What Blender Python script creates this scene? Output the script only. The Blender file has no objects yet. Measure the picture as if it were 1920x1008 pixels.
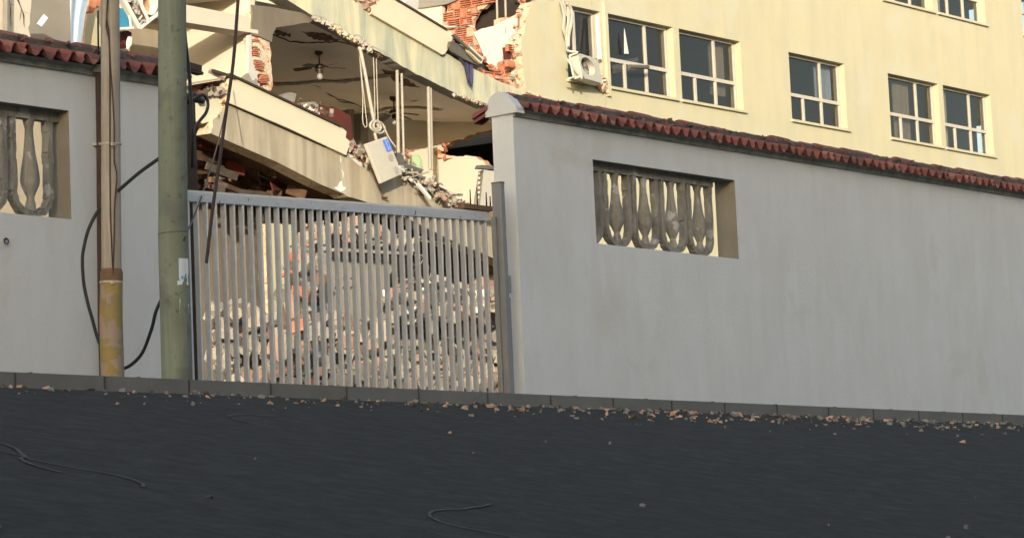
import bpy, bmesh, math, random
from mathutils import Vector, Matrix
from mathutils.geometry import tessellate_polygon
from mathutils.bvhtree import BVHTree
from math import radians as rad, sin, cos, pi
SC = bpy.context.scene
COL = SC.collection
RNG = random.Random(7)

# ------------------------------------------------------------------ camera
# telephoto shot looking up the sloping street; FPX is the focal length in photograph pixels
FPX, CX, CY = 6000.0, 600.0, 297.0
CM = (Matrix.Rotation(rad(90 + 7.6), 4, 'X') @ Matrix.Rotation(rad(-2.1), 4, 'Z'))
cam_data = bpy.data.cameras.new('camera'); cam = bpy.data.objects.new('camera', cam_data)
COL.objects.link(cam); SC.camera = cam
cam.matrix_world = CM
cam_data.sensor_width = 36.0
cam_data.lens = 36.0 * FPX / 1920.0
cam_data.shift_x = (960 - CX) / 1920.0
cam_data.shift_y = -(504 - CY) / 1920.0
cam_data.clip_start = 0.1; cam_data.clip_end = 3000

# ------------------------------------------------------------------ directions of the place
A = rad(52)
U = Vector((cos(A), sin(A), 0)); N = Vector((sin(A), -cos(A), 0)); Z = Vector((0, 0, 1))
CW = N.dot(Vector((0, 34, 0)))        # front face of the street wall
CB = N.dot(Vector((0, 52, 0)))        # facade of the damaged building

# ------------------------------------------------------------------ light
SUN_AZ = (N * cos(rad(55)) - U * sin(rad(55))).normalized(); SUN_EL = rad(10.5)
S = Vector((SUN_AZ.x * cos(SUN_EL), SUN_AZ.y * cos(SUN_EL), sin(SUN_EL)))
world = bpy.data.worlds.new('World'); SC.world = world; world.use_nodes = True
nt = world.node_tree; bg = nt.nodes['Background']
sky = nt.nodes.new('ShaderNodeTexSky'); sky.sky_type = 'NISHITA'; sky.sun_disc = False
sky.sun_elevation = SUN_EL; sky.sun_rotation = math.atan2(S.x, S.y); sky.air_density = 1.0; sky.dust_density = 2.2; sky.ozone_density = .8
nt.links.new(sky.outputs[0], bg.inputs[0]); bg.inputs[1].default_value = 0.15
sd = bpy.data.lights.new('sun', 'SUN'); sd.energy = 2.2; sd.angle = rad(0.5); sd.color = (1.0, 0.90, 0.75)
so = bpy.data.objects.new('sun', sd); COL.objects.link(so); so.rotation_euler = S.to_track_quat('Z', 'Y').to_euler()
SC.view_settings.view_transform = 'Standard'; SC.view_settings.look = 'None'
SC.view_settings.gamma = 1; SC.view_settings.use_curve_mapping = False
SC.view_settings.exposure = 1.54
SC.cycles.max_bounces = 10; SC.cycles.diffuse_bounces = 7

# ------------------------------------------------------------------ pixel <-> place
def ray(px, py):
    return (CM.to_3x3() @ Vector(((px - CX) / FPX, -(py - CY) / FPX, -1.0)))
def Pc(px, py, c):                       # on the facade-parallel plane N.X = c
    r = ray(px, py); return r * (c / N.dot(r))
def PB(px, py, k=0.0): return Pc(px, py, CB + k)
def PW(px, py, k=0.0): return Pc(px, py, CW + k)
def Pd(px, py, d):
    r = ray(px, py); return r * (d / r.y)
class Fr:                                # a vertical plane: o origin, ax horizontal axis, nn outward normal
    def __init__(s, o, ax, nn): s.o, s.ax, s.nn = Vector(o), ax, nn
    def px(s, x, y):
        r = ray(x, y); p = r * (s.nn.dot(s.o) / s.nn.dot(r)); return (s.ax.dot(p - s.o), p.z)
    def at(s, a, z, off=0.0):
        p = s.o + s.ax * a + s.nn * off; p = p.copy(); p.z = z; return p
    def shift(s, off): return Fr(s.o + s.nn * off, s.ax, s.nn)
def FB(k=0.0): return Fr(N * (CB + k), U, N)
def FWl(k=0.0): return Fr(N * (CW + k), U, N)
def FX(px, k=0.0):                       # cross wall: perpendicular to the facade, meeting it at column px
    p = PB(px, 200, k); p.z = 0; return Fr(p, N, -U)

# ------------------------------------------------------------------ materials
MATS = {}
def mat(name, col, col2=None, rough=0.85, nscale=3.0, ncon=0.5, streak=None, samt=0.0, sscale=(5, 5, .5), speck=None, spamt=0.0, spscale=30,
        bump=0.3, bscale=40, metal=0.0, spec=0.3, patch=None, pscale=1.0, pthr=0.6, pw=0.03):
    m = bpy.data.materials.new(name); m.use_nodes = True; t = m.node_tree; b = t.nodes['Principled BSDF']
    L = t.links.new
    geo = t.nodes.new('ShaderNodeNewGeometry')
    def noise(scale, detail=6, vec=(1, 1, 1), dist=0.0, r=.6):
        mp = t.nodes.new('ShaderNodeMapping'); mp.inputs['Scale'].default_value = vec; L(geo.outputs['Position'], mp.inputs[0])
        n = t.nodes.new('ShaderNodeTexNoise'); n.inputs['Scale'].default_value = scale; n.inputs['Detail'].default_value = detail
        n.inputs['Distortion'].default_value = dist; n.inputs['Roughness'].default_value = r
        L(mp.outputs[0], n.inputs['Vector']); return n.outputs['Fac']
    def ramp(f, a, bb):
        r = t.nodes.new('ShaderNodeMapRange'); r.inputs[1].default_value = a; r.inputs[2].default_value = bb; L(f, r.inputs[0]); return r.outputs[0]
    def mix(f, a, bb, amt=1.0):
        x = t.nodes.new('ShaderNodeMix'); x.data_type = 'RGBA'
        if amt != 1.0:
            mm = t.nodes.new('ShaderNodeMath'); mm.operation = 'MULTIPLY'; L(f, mm.inputs[0]); mm.inputs[1].default_value = amt; f = mm.outputs[0]
        L(f, x.inputs[0])
        if isinstance(a, tuple): x.inputs[6].default_value = (*a, 1)
        else: L(a, x.inputs[6])
        x.inputs[7].default_value = (*bb, 1); return x.outputs[2]
    c2 = col2 or tuple(v * .82 for v in col)
    c = mix(ramp(noise(nscale, 8), .5 - ncon / 2, .5 + ncon / 2), col, c2)
    if streak: c = mix(ramp(noise(1.0, 5, sscale, .6), .42, .68), c, streak, samt)
    if patch: c = mix(ramp(noise(pscale, 9, (1, 1, 1), .3), pthr, pthr + pw), c, patch)
    if speck: c = mix(ramp(noise(spscale, 3), .62, .72), c, speck, spamt)
    L(c, b.inputs['Base Color'])
    b.inputs['Roughness'].default_value = rough; b.inputs['Metallic'].default_value = metal; b.inputs['Specular IOR Level'].default_value = spec
    if bump:
        bp = t.nodes.new('ShaderNodeBump'); bp.inputs['Strength'].default_value = bump; bp.inputs['Distance'].default_value = 0.03
        L(noise(bscale, 8, (1, 1, 1), 0, .7), bp.inputs['Height']); L(bp.outputs[0], b.inputs['Normal'])
    MATS[name] = m; return m
mat('grey_plaster', (.57, .585, .59), (.515, .53, .535), nscale=1.2, streak=(.47, .465, .44), samt=.4, sscale=(2.5, 2.5, .6), speck=(.35, .34, .32), spamt=.25, patch=(.50, .50, .48), pscale=.9, pthr=.6, pw=.08, bump=.25, bscale=25, rough=.9)
mat('grey_plaster_dirty', (.33, .32, .28), (.17, .165, .14), nscale=4, streak=(.10, .10, .08), samt=.6, sscale=(7, 7, 1), bump=.6, bscale=30)
mat('weathered_concrete', (.36, .35, .32), (.20, .19, .165), nscale=4, streak=(.13, .12, .10), samt=.6, sscale=(12, 12, 2), patch=(.42, .42, .41), pscale=3, pthr=.60, bump=.8, bscale=40)
mat('roof_tile', (.235, .078, .062), (.16, .055, .045), nscale=6, ncon=.4, streak=(.09, .045, .04), samt=.45, sscale=(9, 9, 9), bump=.35, bscale=60, rough=.75)
mat('roof_tile_pale', (.29, .125, .095), (.20, .085, .065), nscale=8, ncon=.3, streak=(.12, .08, .07), samt=.4, sscale=(9, 9, 9), bump=.4, bscale=60, rough=.8)
mat('roof_tile_dark', (.15, .06, .052), (.10, .048, .042), nscale=8, ncon=.3, streak=(.07, .065, .045), samt=.6, sscale=(9, 9, 9), bump=.4, bscale=60, rough=.85)
mat('tile_mortar', (.16, .13, .115), (.07, .055, .05), nscale=14, bump=.9, bscale=40)
mat('pole_brown', (.34, .295, .235), (.25, .21, .17), nscale=2.5, streak=(.40, .37, .31), samt=.6, sscale=(30, 30, .6), bump=.35, bscale=80)
mat('rust', (.19, .115, .065), (.12, .075, .045), nscale=9, bump=.5, bscale=60)
mat('yellow_paint', (.27, .20, .06), (.20, .165, .09), nscale=7, ncon=.25, patch=(.27, .21, .165), pscale=3, pthr=.47, pw=.03, bump=.3, bscale=60)
mat('pole_green', (.185, .21, .155), (.135, .15, .11), nscale=3, streak=(.23, .25, .195), samt=.6, sscale=(14, 14, .5), speck=(.08, .085, .06), spamt=.7, spscale=14, patch=(.125, .13, .11), pscale=1.6, pthr=.52, pw=.10, bump=.3, bscale=70)
mat('paper', (.60, .63, .66), (.50, .55, .62), nscale=9, bump=.1)
mat('paper_blue', (.16, .34, .62), (.22, .40, .66), nscale=9, bump=0)
mat('black_rubber', (.018, .018, .019), (.03, .03, .03), rough=.6, bump=0)
mat('brown_cable', (.06, .04, .035), (.03, .02, .02), rough=.7, bump=0)
mat('dark_iron', (.075, .045, .035), (.035, .025, .022), nscale=8, bump=.4, bscale=60)
mat('gate_paint', (.38, .385, .39), (.32, .325, .33), nscale=2, ncon=.4, patch=(.22, .155, .11), pscale=7, pthr=.69, pw=.02, streak=(.28, .27, .255), samt=.5, sscale=(10, 10, .8), bump=.12, bscale=60, rough=.6)
mat('rail_paint', (.45, .47, .50), (.37, .39, .42), nscale=5, streak=(.50, .53, .57), samt=.6, sscale=(5, 5, 26), patch=(.08, .07, .06), pscale=14, pthr=.655, pw=.02, bump=.25, bscale=50, rough=.5)
mat('post_paint', (.20, .205, .21), (.16, .165, .17), nscale=4, streak=(.26, .265, .27), samt=.5, sscale=(10, 10, .5), patch=(.11, .07, .05), pscale=5, pthr=.66, pw=.03, bump=.3, bscale=60, rough=.6)
mat('cream', (.43, .395, .262), (.40, .37, .25), nscale=1.2, streak=(.35, .335, .26), samt=.5, sscale=(2, 2, .35), patch=(.41, .395, .30), pscale=.8, pthr=.52, pw=.15, bump=.15, bscale=18, rough=.95)
mat('cream_panel', (.50, .465, .345), (.46, .43, .32), nscale=1.5, streak=(.48, .44, .34), samt=.35, sscale=(4, 4, .6), bump=.12, bscale=18, rough=.95)
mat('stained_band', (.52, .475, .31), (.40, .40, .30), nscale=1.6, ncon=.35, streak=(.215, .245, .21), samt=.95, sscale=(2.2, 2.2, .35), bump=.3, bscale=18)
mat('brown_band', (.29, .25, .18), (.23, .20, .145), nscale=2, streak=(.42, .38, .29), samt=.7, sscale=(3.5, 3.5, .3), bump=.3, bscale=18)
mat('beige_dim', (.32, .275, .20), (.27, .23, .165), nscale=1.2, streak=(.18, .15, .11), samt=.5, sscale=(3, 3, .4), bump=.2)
mat('inner_plaster', (.50, .45, .36), (.455, .41, .33), nscale=1.5, streak=(.50, .43, .33), samt=.3, bump=.12, bscale=15)
mat('ceiling_plaster', (.80, .73, .63), (.74, .67, .575), nscale=1.2, ncon=.6, streak=(.66, .58, .49), samt=.4, sscale=(1.5, 1.5, 1.5), bump=.2, bscale=15)
mat('white_plaster', (.44, .43, .405), (.39, .38, .36), nscale=2, bump=.15)
mat('brick', (.42, .14, .07), (.30, .10, .055), nscale=8, ncon=.4, streak=(.46, .29, .20), samt=.5, sscale=(7, 7, 7), bump=.5, bscale=50)
mat('brick_dust', (.58, .40, .28), (.44, .22, .13), nscale=10, ncon=.3, bump=.6, bscale=40)
mat('mortar', (.60, .50, .36), (.42, .33, .23), nscale=14, ncon=.3, patch=(.45, .16, .08), pscale=9, pthr=.58, bump=.9, bscale=30)
mat('dark_void', (.035, .024, .017), (.015, .011, .009), nscale=3, bump=.3)  # near-black colour stands in for the darkness inside openings
mat('dark_brown', (.12, .065, .035), (.055, .032, .02), nscale=3, ncon=.3, bump=.5, bscale=12)  # darkness of the collapsed voids is put into this colour
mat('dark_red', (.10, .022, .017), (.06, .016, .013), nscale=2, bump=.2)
mat('crack', (.05, .033, .022), (.025, .018, .013), bump=0)
mat('ceiling_scar', (.20, .115, .075), (.07, .04, .028), nscale=9, ncon=.3, bump=.8, bscale=20)
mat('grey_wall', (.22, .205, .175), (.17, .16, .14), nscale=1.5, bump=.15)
mat('rubble_pale', (.32, .28, .22), (.24, .205, .16), nscale=9, bump=.6, bscale=30)
mat('rubble_grey', (.27, .245, .21), (.19, .17, .145), nscale=7, bump=.6, bscale=30)
mat('rubble_pink', (.30, .205, .16), (.24, .145, .11), nscale=9, bump=.6, bscale=30)
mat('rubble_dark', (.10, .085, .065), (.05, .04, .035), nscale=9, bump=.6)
mat('white_paint', (.60, .585, .54), (.52, .505, .46), nscale=5, bump=.1, rough=.5)
mat('offwhite_metal', (.44, .415, .34), (.39, .365, .30), nscale=5, speck=(.40, .25, .12), spamt=.6, spscale=25, bump=.1, rough=.5)
mat('label_blue', (.07, .15, .55), (.08, .17, .6), bump=0, rough=.4)
mat('grey_smudge', (.26, .24, .22), (.34, .31, .27), nscale=10, bump=0)
mat('rope_white', (.38, .35, .285), (.30, .275, .225), nscale=20, bump=.2)
mat('fan_dark', (.035, .022, .016), (.05, .032, .02), rough=.5, bump=0)
mat('lamp_glass', (.30, .28, .25), (.26, .25, .22), rough=.2, bump=0)
mat('blue_cloth', (.36, .44, .52), (.29, .36, .45), nscale=5, streak=(.42, .49, .56), samt=.4, sscale=(6, 6, .6), bump=.2)
mat('purple_cloth', (.075, .07, .15), (.05, .05, .10), nscale=8, bump=.4)
mat('grey_sheet', (.11, .105, .09), (.075, .07, .06), nscale=4, bump=.3)
mat('cyan_board', (.035, .20, .33), (.03, .18, .30), nscale=6, bump=0, rough=.6)
mat('fan_tan', (.46, .28, .16), (.30, .17, .09), nscale=10, bump=.2)
mat('pipe_paint', (.31, .285, .23), (.25, .23, .185), nscale=5, bump=.1, rough=.6)
mat('alu', (.44, .41, .345), (.36, .335, .28), nscale=6, bump=.1, rough=.5)
mat('green_cloth', (.36, .50, .30), (.31, .44, .26), nscale=6, bump=.2)
mat('slab_face', (.26, .23, .185), (.21, .185, .15), nscale=2, streak=(.30, .27, .22), samt=.4, bump=.3, bscale=20)
mat('asphalt', (.055, .05, .045), (.038, .035, .031), nscale=9, rough=1, spec=.05, speck=(.11, .11, .11), spamt=.5, spscale=60, streak=(.085, .08, .07), samt=.35, sscale=(5, 5, 5), bump=.4, bscale=200)
mat('asphalt_patch', (.034, .032, .029), (.026, .024, .022), nscale=3, rough=1, spec=.05, bump=.4, bscale=200)
mat('pavement_concrete', (.21, .205, .19), (.15, .147, .137), nscale=2, speck=(.09, .09, .08), spamt=.5, bump=.4, bscale=60)
mat('bounce_pale', (.64, .59, .50), (.56, .51, .43), nscale=2, bump=.4)
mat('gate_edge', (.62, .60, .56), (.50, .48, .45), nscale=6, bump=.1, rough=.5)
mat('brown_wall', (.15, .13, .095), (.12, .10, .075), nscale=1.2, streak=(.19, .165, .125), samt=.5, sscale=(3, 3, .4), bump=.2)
mat('cement_reveal', (.25, .235, .195), (.19, .175, .145), nscale=3, streak=(.14, .13, .11), samt=.4, bump=.4, bscale=30)
mat('earth', (.17, .14, .10), (.12, .10, .07), nscale=2, bump=.6, bscale=10)
mat('ochre_wall', (.50, .44, .34), (.45, .40, .31), nscale=1, bump=.1)
def glass_mat():
    m = bpy.data.materials.new('window_glass'); m.use_nodes = True; b = m.node_tree.nodes['Principled BSDF']
    b.inputs['Base Color'].default_value = (.03, .032, .034, 1); b.inputs['Roughness'].default_value = .12; b.inputs['Alpha'].default_value = .35
    MATS['glass'] = m
glass_mat()

# ------------------------------------------------------------------ mesh building
class MB:
    def __init__(s): s.v, s.f, s.m, s.sm = [], [], [], []
    def add(s, vs, fs, mi=0, smooth=False):
        b = len(s.v); s.v += [Vector(v) for v in vs]
        for f in fs: s.f.append([b + i for i in f]); s.m.append(mi); s.sm.append(smooth)
    def obox(s, c, ax, ay, az, hx, hy, hz, mi=0):
        c = Vector(c); vs = [c + ax * (i * hx) + ay * (j * hy) + az * (k * hz) for i in (-1, 1) for j in (-1, 1) for k in (-1, 1)]
        s.add(vs, [(0, 1, 3, 2), (4, 6, 7, 5), (0, 4, 5, 1), (2, 3, 7, 6), (0, 2, 6, 4), (1, 5, 7, 3)], mi)
    def bar(s, p, q, w, h, side=None, mi=0):
        p, q = Vector(p), Vector(q); d = (q - p); L = d.length; d.normalize()
        a = (side or N); a = (a - d * a.dot(d))
        if a.length < 1e-4: a = d.orthogonal()
        a.normalize(); b = d.cross(a)
        s.obox((p + q) / 2, d, a, b, L / 2, w / 2, h / 2, mi)
    def tube(s, pts, r, n=8, mi=0, cap=True):
        pts = [Vector(p) for p in pts]; rs = r if isinstance(r, (list, tuple)) else [r] * len(pts)
        vs, fs = [], []; prev = None
        for i, p in enumerate(pts):
            t = (pts[min(i + 1, len(pts) - 1)] - pts[max(i - 1, 0)]).normalized()
            a = prev - t * prev.dot(t) if prev else t.orthogonal()
            a.normalize(); prev = a; b = t.cross(a)
            for k in range(n): vs.append(p + (a * cos(2 * pi * k / n) + b * sin(2 * pi * k / n)) * rs[i])
        for i in range(len(pts) - 1):
            for k in range(n): fs.append((i * n + k, i * n + (k + 1) % n, (i + 1) * n + (k + 1) % n, (i + 1) * n + k))
        s.add(vs, fs, mi, True)
        if cap: s.add(vs[:n], [tuple(range(n))[::-1]], mi); s.add(vs[-n:], [tuple(range(n))], mi)
    def cone(s, p, q, r1, r2, n=16, mi=0): s.tube([p, q], [r1, r2], n, mi)
    def prism(s, fr, poly, thick, holes=(), off=0.0, mi=0, ms=1, mh=None):
        """poly in plane coordinates (a, z); extruded from off back by thick"""
        loops = [poly] + list(holes); flat = [p for lp in loops for p in lp]
        tris = tessellate_polygon([[Vector((p[0], p[1], 0)) for p in lp] for lp in loops])
        n = len(flat); vs = [fr.at(a, z, off) for a, z in flat] + [fr.at(a, z, off - thick) for a, z in flat]
        fs = []
        for t in tris:
            a, b, c = (vs[i] for i in t); nn = (b - a).cross(c - a)
            t = t if nn.dot(fr.nn) > 0 else t[::-1]
            fs.append(tuple(t)); fs.append(tuple(i + n for i in t[::-1]))
        s.add(vs, fs, mi)
        base = 0
        for lp in loops:
            k = len(lp); sf = []
            for i in range(k):
                j = (i + 1) % k; sf.append((base + i, base + j, base + j + n, base + i + n))
            s.add(vs, sf, ms if base == 0 or mh is None else mh); base += k
    def chunk(s, c, sz, rng, mi=0, flat=1.0):
        M = Matrix.Rotation(rng.uniform(0, 6.28), 3, Vector((rng.uniform(-1, 1), rng.uniform(-1, 1), rng.uniform(-1, 1) + .01)).normalized())
        e = [sz * rng.uniform(.35, .6), sz * rng.uniform(.3, .55), sz * rng.uniform(.2, .5) * flat]
        vs = [Vector(c) + M @ Vector((i * e[0] * rng.uniform(.6, 1.1), j * e[1] * rng.uniform(.6, 1.1), k * e[2] * rng.uniform(.7, 1.1))) for i in (-1, 1) for j in (-1, 1) for k in (-1, 1)]
        s.add(vs, [(0, 1, 3, 2), (4, 6, 7, 5), (0, 4, 5, 1), (2, 3, 7, 6), (0, 2, 6, 4), (1, 5, 7, 3)], mi)
    def build(s, name, mats, parent=None, fix=True):
        if isinstance(mats, str): mats = [mats]
        o0 = Vector((0, 0, 0))
        if parent is not None: o0 = wloc(parent)
        else:
            xs = [v.x for v in s.v]; ys = [v.y for v in s.v]; zs = [v.z for v in s.v]
            o0 = Vector(((min(xs) + max(xs)) / 2, (min(ys) + max(ys)) / 2, min(zs)))
        me = bpy.data.meshes.new(name); me.from_pydata([v - o0 for v in s.v], [], s.f)
        for m in mats: me.materials.append(MATS[m])
        mx = len(mats) - 1
        me.polygons.foreach_set('material_index', [min(i, mx) for i in s.m])
        me.polygons.foreach_set('use_smooth', s.sm)
        me.update()
        bm = bmesh.new(); bm.from_mesh(me)
        bmesh.ops.remove_doubles(bm, verts=bm.verts, dist=1e-5)
        if fix: bmesh.ops.recalc_face_normals(bm, faces=bm.faces)
        for e in bm.edges:
            if len(e.link_faces) == 2 and e.calc_face_angle(0) > .75: e.smooth = False
        bm.to_mesh(me); bm.free()
        o = bpy.data.objects.new(name, me); COL.objects.link(o)
        if parent is not None: o.parent = parent
        else: o.location = o0
        return o
def wloc(o):
    v = Vector((0, 0, 0))
    while o is not None: v += o.location; o = o.parent
    return v
def tag(o, label=None, cat=None, group=None, kind=None):
    if label: o['label'] = label
    if cat: o['category'] = cat
    if group: o['group'] = group
    if kind: o['kind'] = kind
    return o
def empty(name, loc, label, cat, group=None):
    o = bpy.data.objects.new(name, None); COL.objects.link(o); o.location = loc; o.empty_display_size = .2
    return tag(o, label, cat, group)
def spline(pts, n=6):
    pts = [Vector(p) for p in pts]; out = []
    for i in range(len(pts) - 1):
        p0, p1, p2, p3 = pts[max(i - 1, 0)], pts[i], pts[i + 1], pts[min(i + 2, len(pts) - 1)]
        for k in range(n):
            t = k / n
            out.append(.5 * ((2 * p1) + (p2 - p0) * t + (2 * p0 - 5 * p1 + 4 * p2 - p3) * t * t + (3 * p1 - p0 - 3 * p2 + p3) * t ** 3))
    return out + [pts[-1]]
def outline(fr, pts, amp=.035, step=.09, rng=None):
    """photo outline -> plane polygon; a vertex written (x, y, 1) starts a torn edge, (x, y) a clean one"""
    rng = rng or RNG; out = []; n = len(pts)
    for i in range(n):
        p, q = pts[i], pts[(i + 1) % n]; a = fr.px(p[0], p[1]); out.append(a)
        if len(p) > 2:
            b = fr.px(q[0], q[1]); L = math.hypot(b[0] - a[0], b[1] - a[1]); k = max(1, int(L / step)); ph = 0
            if k > 1:
                nx, nz = -(b[1] - a[1]) / L, (b[0] - a[0]) / L
                for j in range(1, k):
                    t = (j + rng.uniform(-.25, .25)) / k; ph = ph * .5 + rng.uniform(-1, 1) * amp * p[2]
                    out.append((a[0] + (b[0] - a[0]) * t + nx * ph, a[1] + (b[1] - a[1]) * t + nz * ph))
    return out
def inside(p, poly):
    x, y = p; r = False; j = len(poly) - 1
    for i in range(len(poly)):
        xi, yi = poly[i]; xj, yj = poly[j]
        if (yi > y) != (yj > y) and x < (xj - xi) * (y - yi) / (yj - yi) + xi: r = not r
        j = i
    return r
def plate(name, mats, parent, fr, pts, thick, holes=(), amp=.035, step=.09, off=0.0):
    m = MB(); m.prism(fr, outline(fr, pts, amp, step), thick, [outline(fr, h, amp, step) for h in holes], off)
    return m.build(name, mats, parent)
def ruled(name, mats, parent, front, back, thick=.18, fb=PB):
    """slab between two edge lines given as (px, py, k); thickness goes up"""
    m = MB(); f = spline([fb(*p) for p in front], 5); b = spline([fb(*p) for p in back], 5); n = len(f); up = Z * thick
    g = 8; gv = [f[i].lerp(b[i], j / g) for j in range(g + 1) for i in range(n)]
    m.add(gv, [(j * n + i, j * n + i + 1, (j + 1) * n + i + 1, (j + 1) * n + i) for j in range(g) for i in range(n - 1)], 0, True)
    m.add(f + b + [v + up for v in f] + [v + up for v in b],
          [(2 * n + i, 3 * n + i, 3 * n + i + 1, 2 * n + i + 1) for i in range(n - 1)]
          + [(i, 2 * n + i, 2 * n + i + 1, i + 1) for i in range(n - 1)] + [(n + i, n + i + 1, 3 * n + i + 1, 3 * n + i) for i in range(n - 1)]
          + [(0, n, 3 * n, 2 * n), (n - 1, 3 * n - 1, 4 * n - 1, 2 * n - 1)])
    return m.build(name, mats, parent)
def bvh_of(*objs):
    vs, fs = [], []
    for o in objs:
        b = len(vs); w = wloc(o); vs += [v.co + w for v in o.data.vertices]; fs += [[b + i for i in p.vertices] for p in o.data.polygons]
    return BVHTree.FromPolygons(vs, fs)
def cast(bv, px, py, lift=.006):
    d = ray(px, py).normalized(); h = bv.ray_cast(Vector((0, 0, 0)), d)
    if h[0] is None: return None
    n = h[1] if h[1].dot(d) < 0 else -h[1]
    return h[0] + n * lift
def crack(m, bv, pts, w, mi=0, jit=2.0, lift=.006):
    """a thin crack laid on a surface along photo points; w in photo px"""
    cp = []
    for i in range(len(pts) - 1):
        a, b = pts[i], pts[i + 1]; k = max(1, int(math.hypot(b[0] - a[0], b[1] - a[1]) / 7))
        for j in range(k): t = j / k; cp.append((a[0] + (b[0] - a[0]) * t + RNG.uniform(-jit, jit) * .5, a[1] + (b[1] - a[1]) * t + RNG.uniform(-jit, jit) * .5))
    cp.append(pts[-1]); vs = []
    for i, (x, y) in enumerate(cp):
        q = cp[min(i + 1, len(cp) - 1)]; p = cp[max(i - 1, 0)]; dx, dy = q[0] - p[0], q[1] - p[1]; L = math.hypot(dx, dy) or 1
        ww = w * RNG.uniform(.5, 1.2) * (0.25 if i in (0, len(cp) - 1) else 1) / 2
        a = cast(bv, x - dy / L * ww, y + dx / L * ww, lift); b = cast(bv, x + dy / L * ww, y - dx / L * ww, lift)
        if a is None or b is None: vs.append(None)
        else: vs.append((a, b))
    for i in range(len(vs) - 1):
        if vs[i] and vs[i + 1] and (vs[i][0] - vs[i + 1][0]).length < 1.0:
            m.add([vs[i][0], vs[i][1], vs[i + 1][1], vs[i + 1][0]], [(0, 1, 2, 3)], mi)
def patch(m, bv, pts, mi=0, amp=2.0, lift=.006, thick=.0):
    """a flat torn patch on a surface"""
    out = []
    n = len(pts)
    for i in range(n):
        a, b = pts[i], pts[(i + 1) % n]; k = max(1, int(math.hypot(b[0] - a[0], b[1] - a[1]) / 5))
        for j in range(k): t = j / k; out.append((a[0] + (b[0] - a[0]) * t + RNG.uniform(-amp, amp) * .5, a[1] + (b[1] - a[1]) * t + RNG.uniform(-amp, amp) * .5))
    tri = tessellate_polygon([[Vector((x, -y, 0)) for x, y in out]])
    vs = [cast(bv, x, y, lift) for x, y in out]
    for t in tri:
        if all(vs[i] is not None for i in t) and max((vs[t[0]] - vs[t[1]]).length, (vs[t[1]] - vs[t[2]]).length) < 3: m.add([vs[i] for i in t], [(0, 1, 2)], mi)
def blocks(m, fr, poly, bw=.30, bh=.20, ribs=4, depth=.12, off=0.0, mi=0, mj=1, rng=None, skip=.06, fill=.35, end=True):
    """hollow clay blocks seen from their open side: ribs standing on a recessed back, with mortar joints"""
    rng = rng or RNG; xs = [p[0] for p in poly]; zs = [p[1] for p in poly]
    z = min(zs); row = 0
    m.prism(fr, poly, depth, off=off - .06, mi=mj, ms=mj)
    while z < max(zs):
        x = min(xs) - (bw / 2 if row % 2 else 0)
        while x < max(xs):
            cx, cz = x + bw / 2, z + bh / 2
            if inside((cx, cz), poly) and rng.random() > skip:
                w = bw - .02; o = off + rng.uniform(-.03, .015); e = rng.uniform(-.01, .01)
                for k in range(ribs + 1):
                    zz = z + .012 + (bh - .024) * k / ribs
                    if rng.random() < .93:
                        m.obox(fr.at(cx + e, zz, o - .035), fr.ax, fr.nn, Z, w / 2 * rng.uniform(.85, 1), .04, .007 + rng.random() * .004, mi)
                if end: m.obox(fr.at(x + .012, cz, o - .035), fr.ax, fr.nn, Z, .01, .035, bh / 2 - .01, mi)
                if rng.random() < fill:
                    m.obox(fr.at(cx + rng.uniform(-.08, .08), cz, o - .03), fr.ax, fr.nn, Z, rng.uniform(.03, .1), .038, bh / 2 * rng.uniform(.5, .95), mi)
            x += bw
        z += bh; row += 1
def rubble(name, pts, n, size, mats, label=None, spread=(6, 4), kz=.15, parent=None, pf=PB, seed=1, flat=.8):
    """heap of broken pieces around photo points (px, py, k)"""
    r = random.Random(seed); m = MB()
    for i in range(n):
        a = r.randrange(len(pts) - 1) if len(pts) > 1 else 0; p, q = pts[a], pts[min(a + 1, len(pts) - 1)]; t = r.random()
        x, y, k = (p[j] + (q[j] - p[j]) * t for j in range(3))
        s_ = size * (r.random() ** 2 * 1.6 + .35)
        m.chunk(pf(x + r.gauss(0, spread[0]), y + r.gauss(0, spread[1]), k + r.gauss(0, kz)), s_, r, r.randrange(len(mats)), flat)
    o = m.build(name, mats, parent)
    if label: tag(o, label, 'rubble', kind='stuff')
    return o
def lathe(m, prof, base, ax1=None, ax2=None, n=16, mi=0):
    ax1 = ax1 or Vector((1, 0, 0)); ax2 = ax2 or Vector((0, 1, 0)); vs, fs = [], []
    for r, z in prof:
        for k in range(n): vs.append(Vector(base) + ax1 * (r * cos(2 * pi * k / n)) + ax2 * (r * sin(2 * pi * k / n)) + Z * z)
    for i in range(len(prof) - 1):
        for k in range(n): fs.append((i * n + k, i * n + (k + 1) % n, (i + 1) * n + (k + 1) % n, (i + 1) * n + k))
    m.add(vs, fs, mi, True)

GZ = 1.5       # level of the ground behind the wall, above the eye
EYE = 1.6

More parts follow.
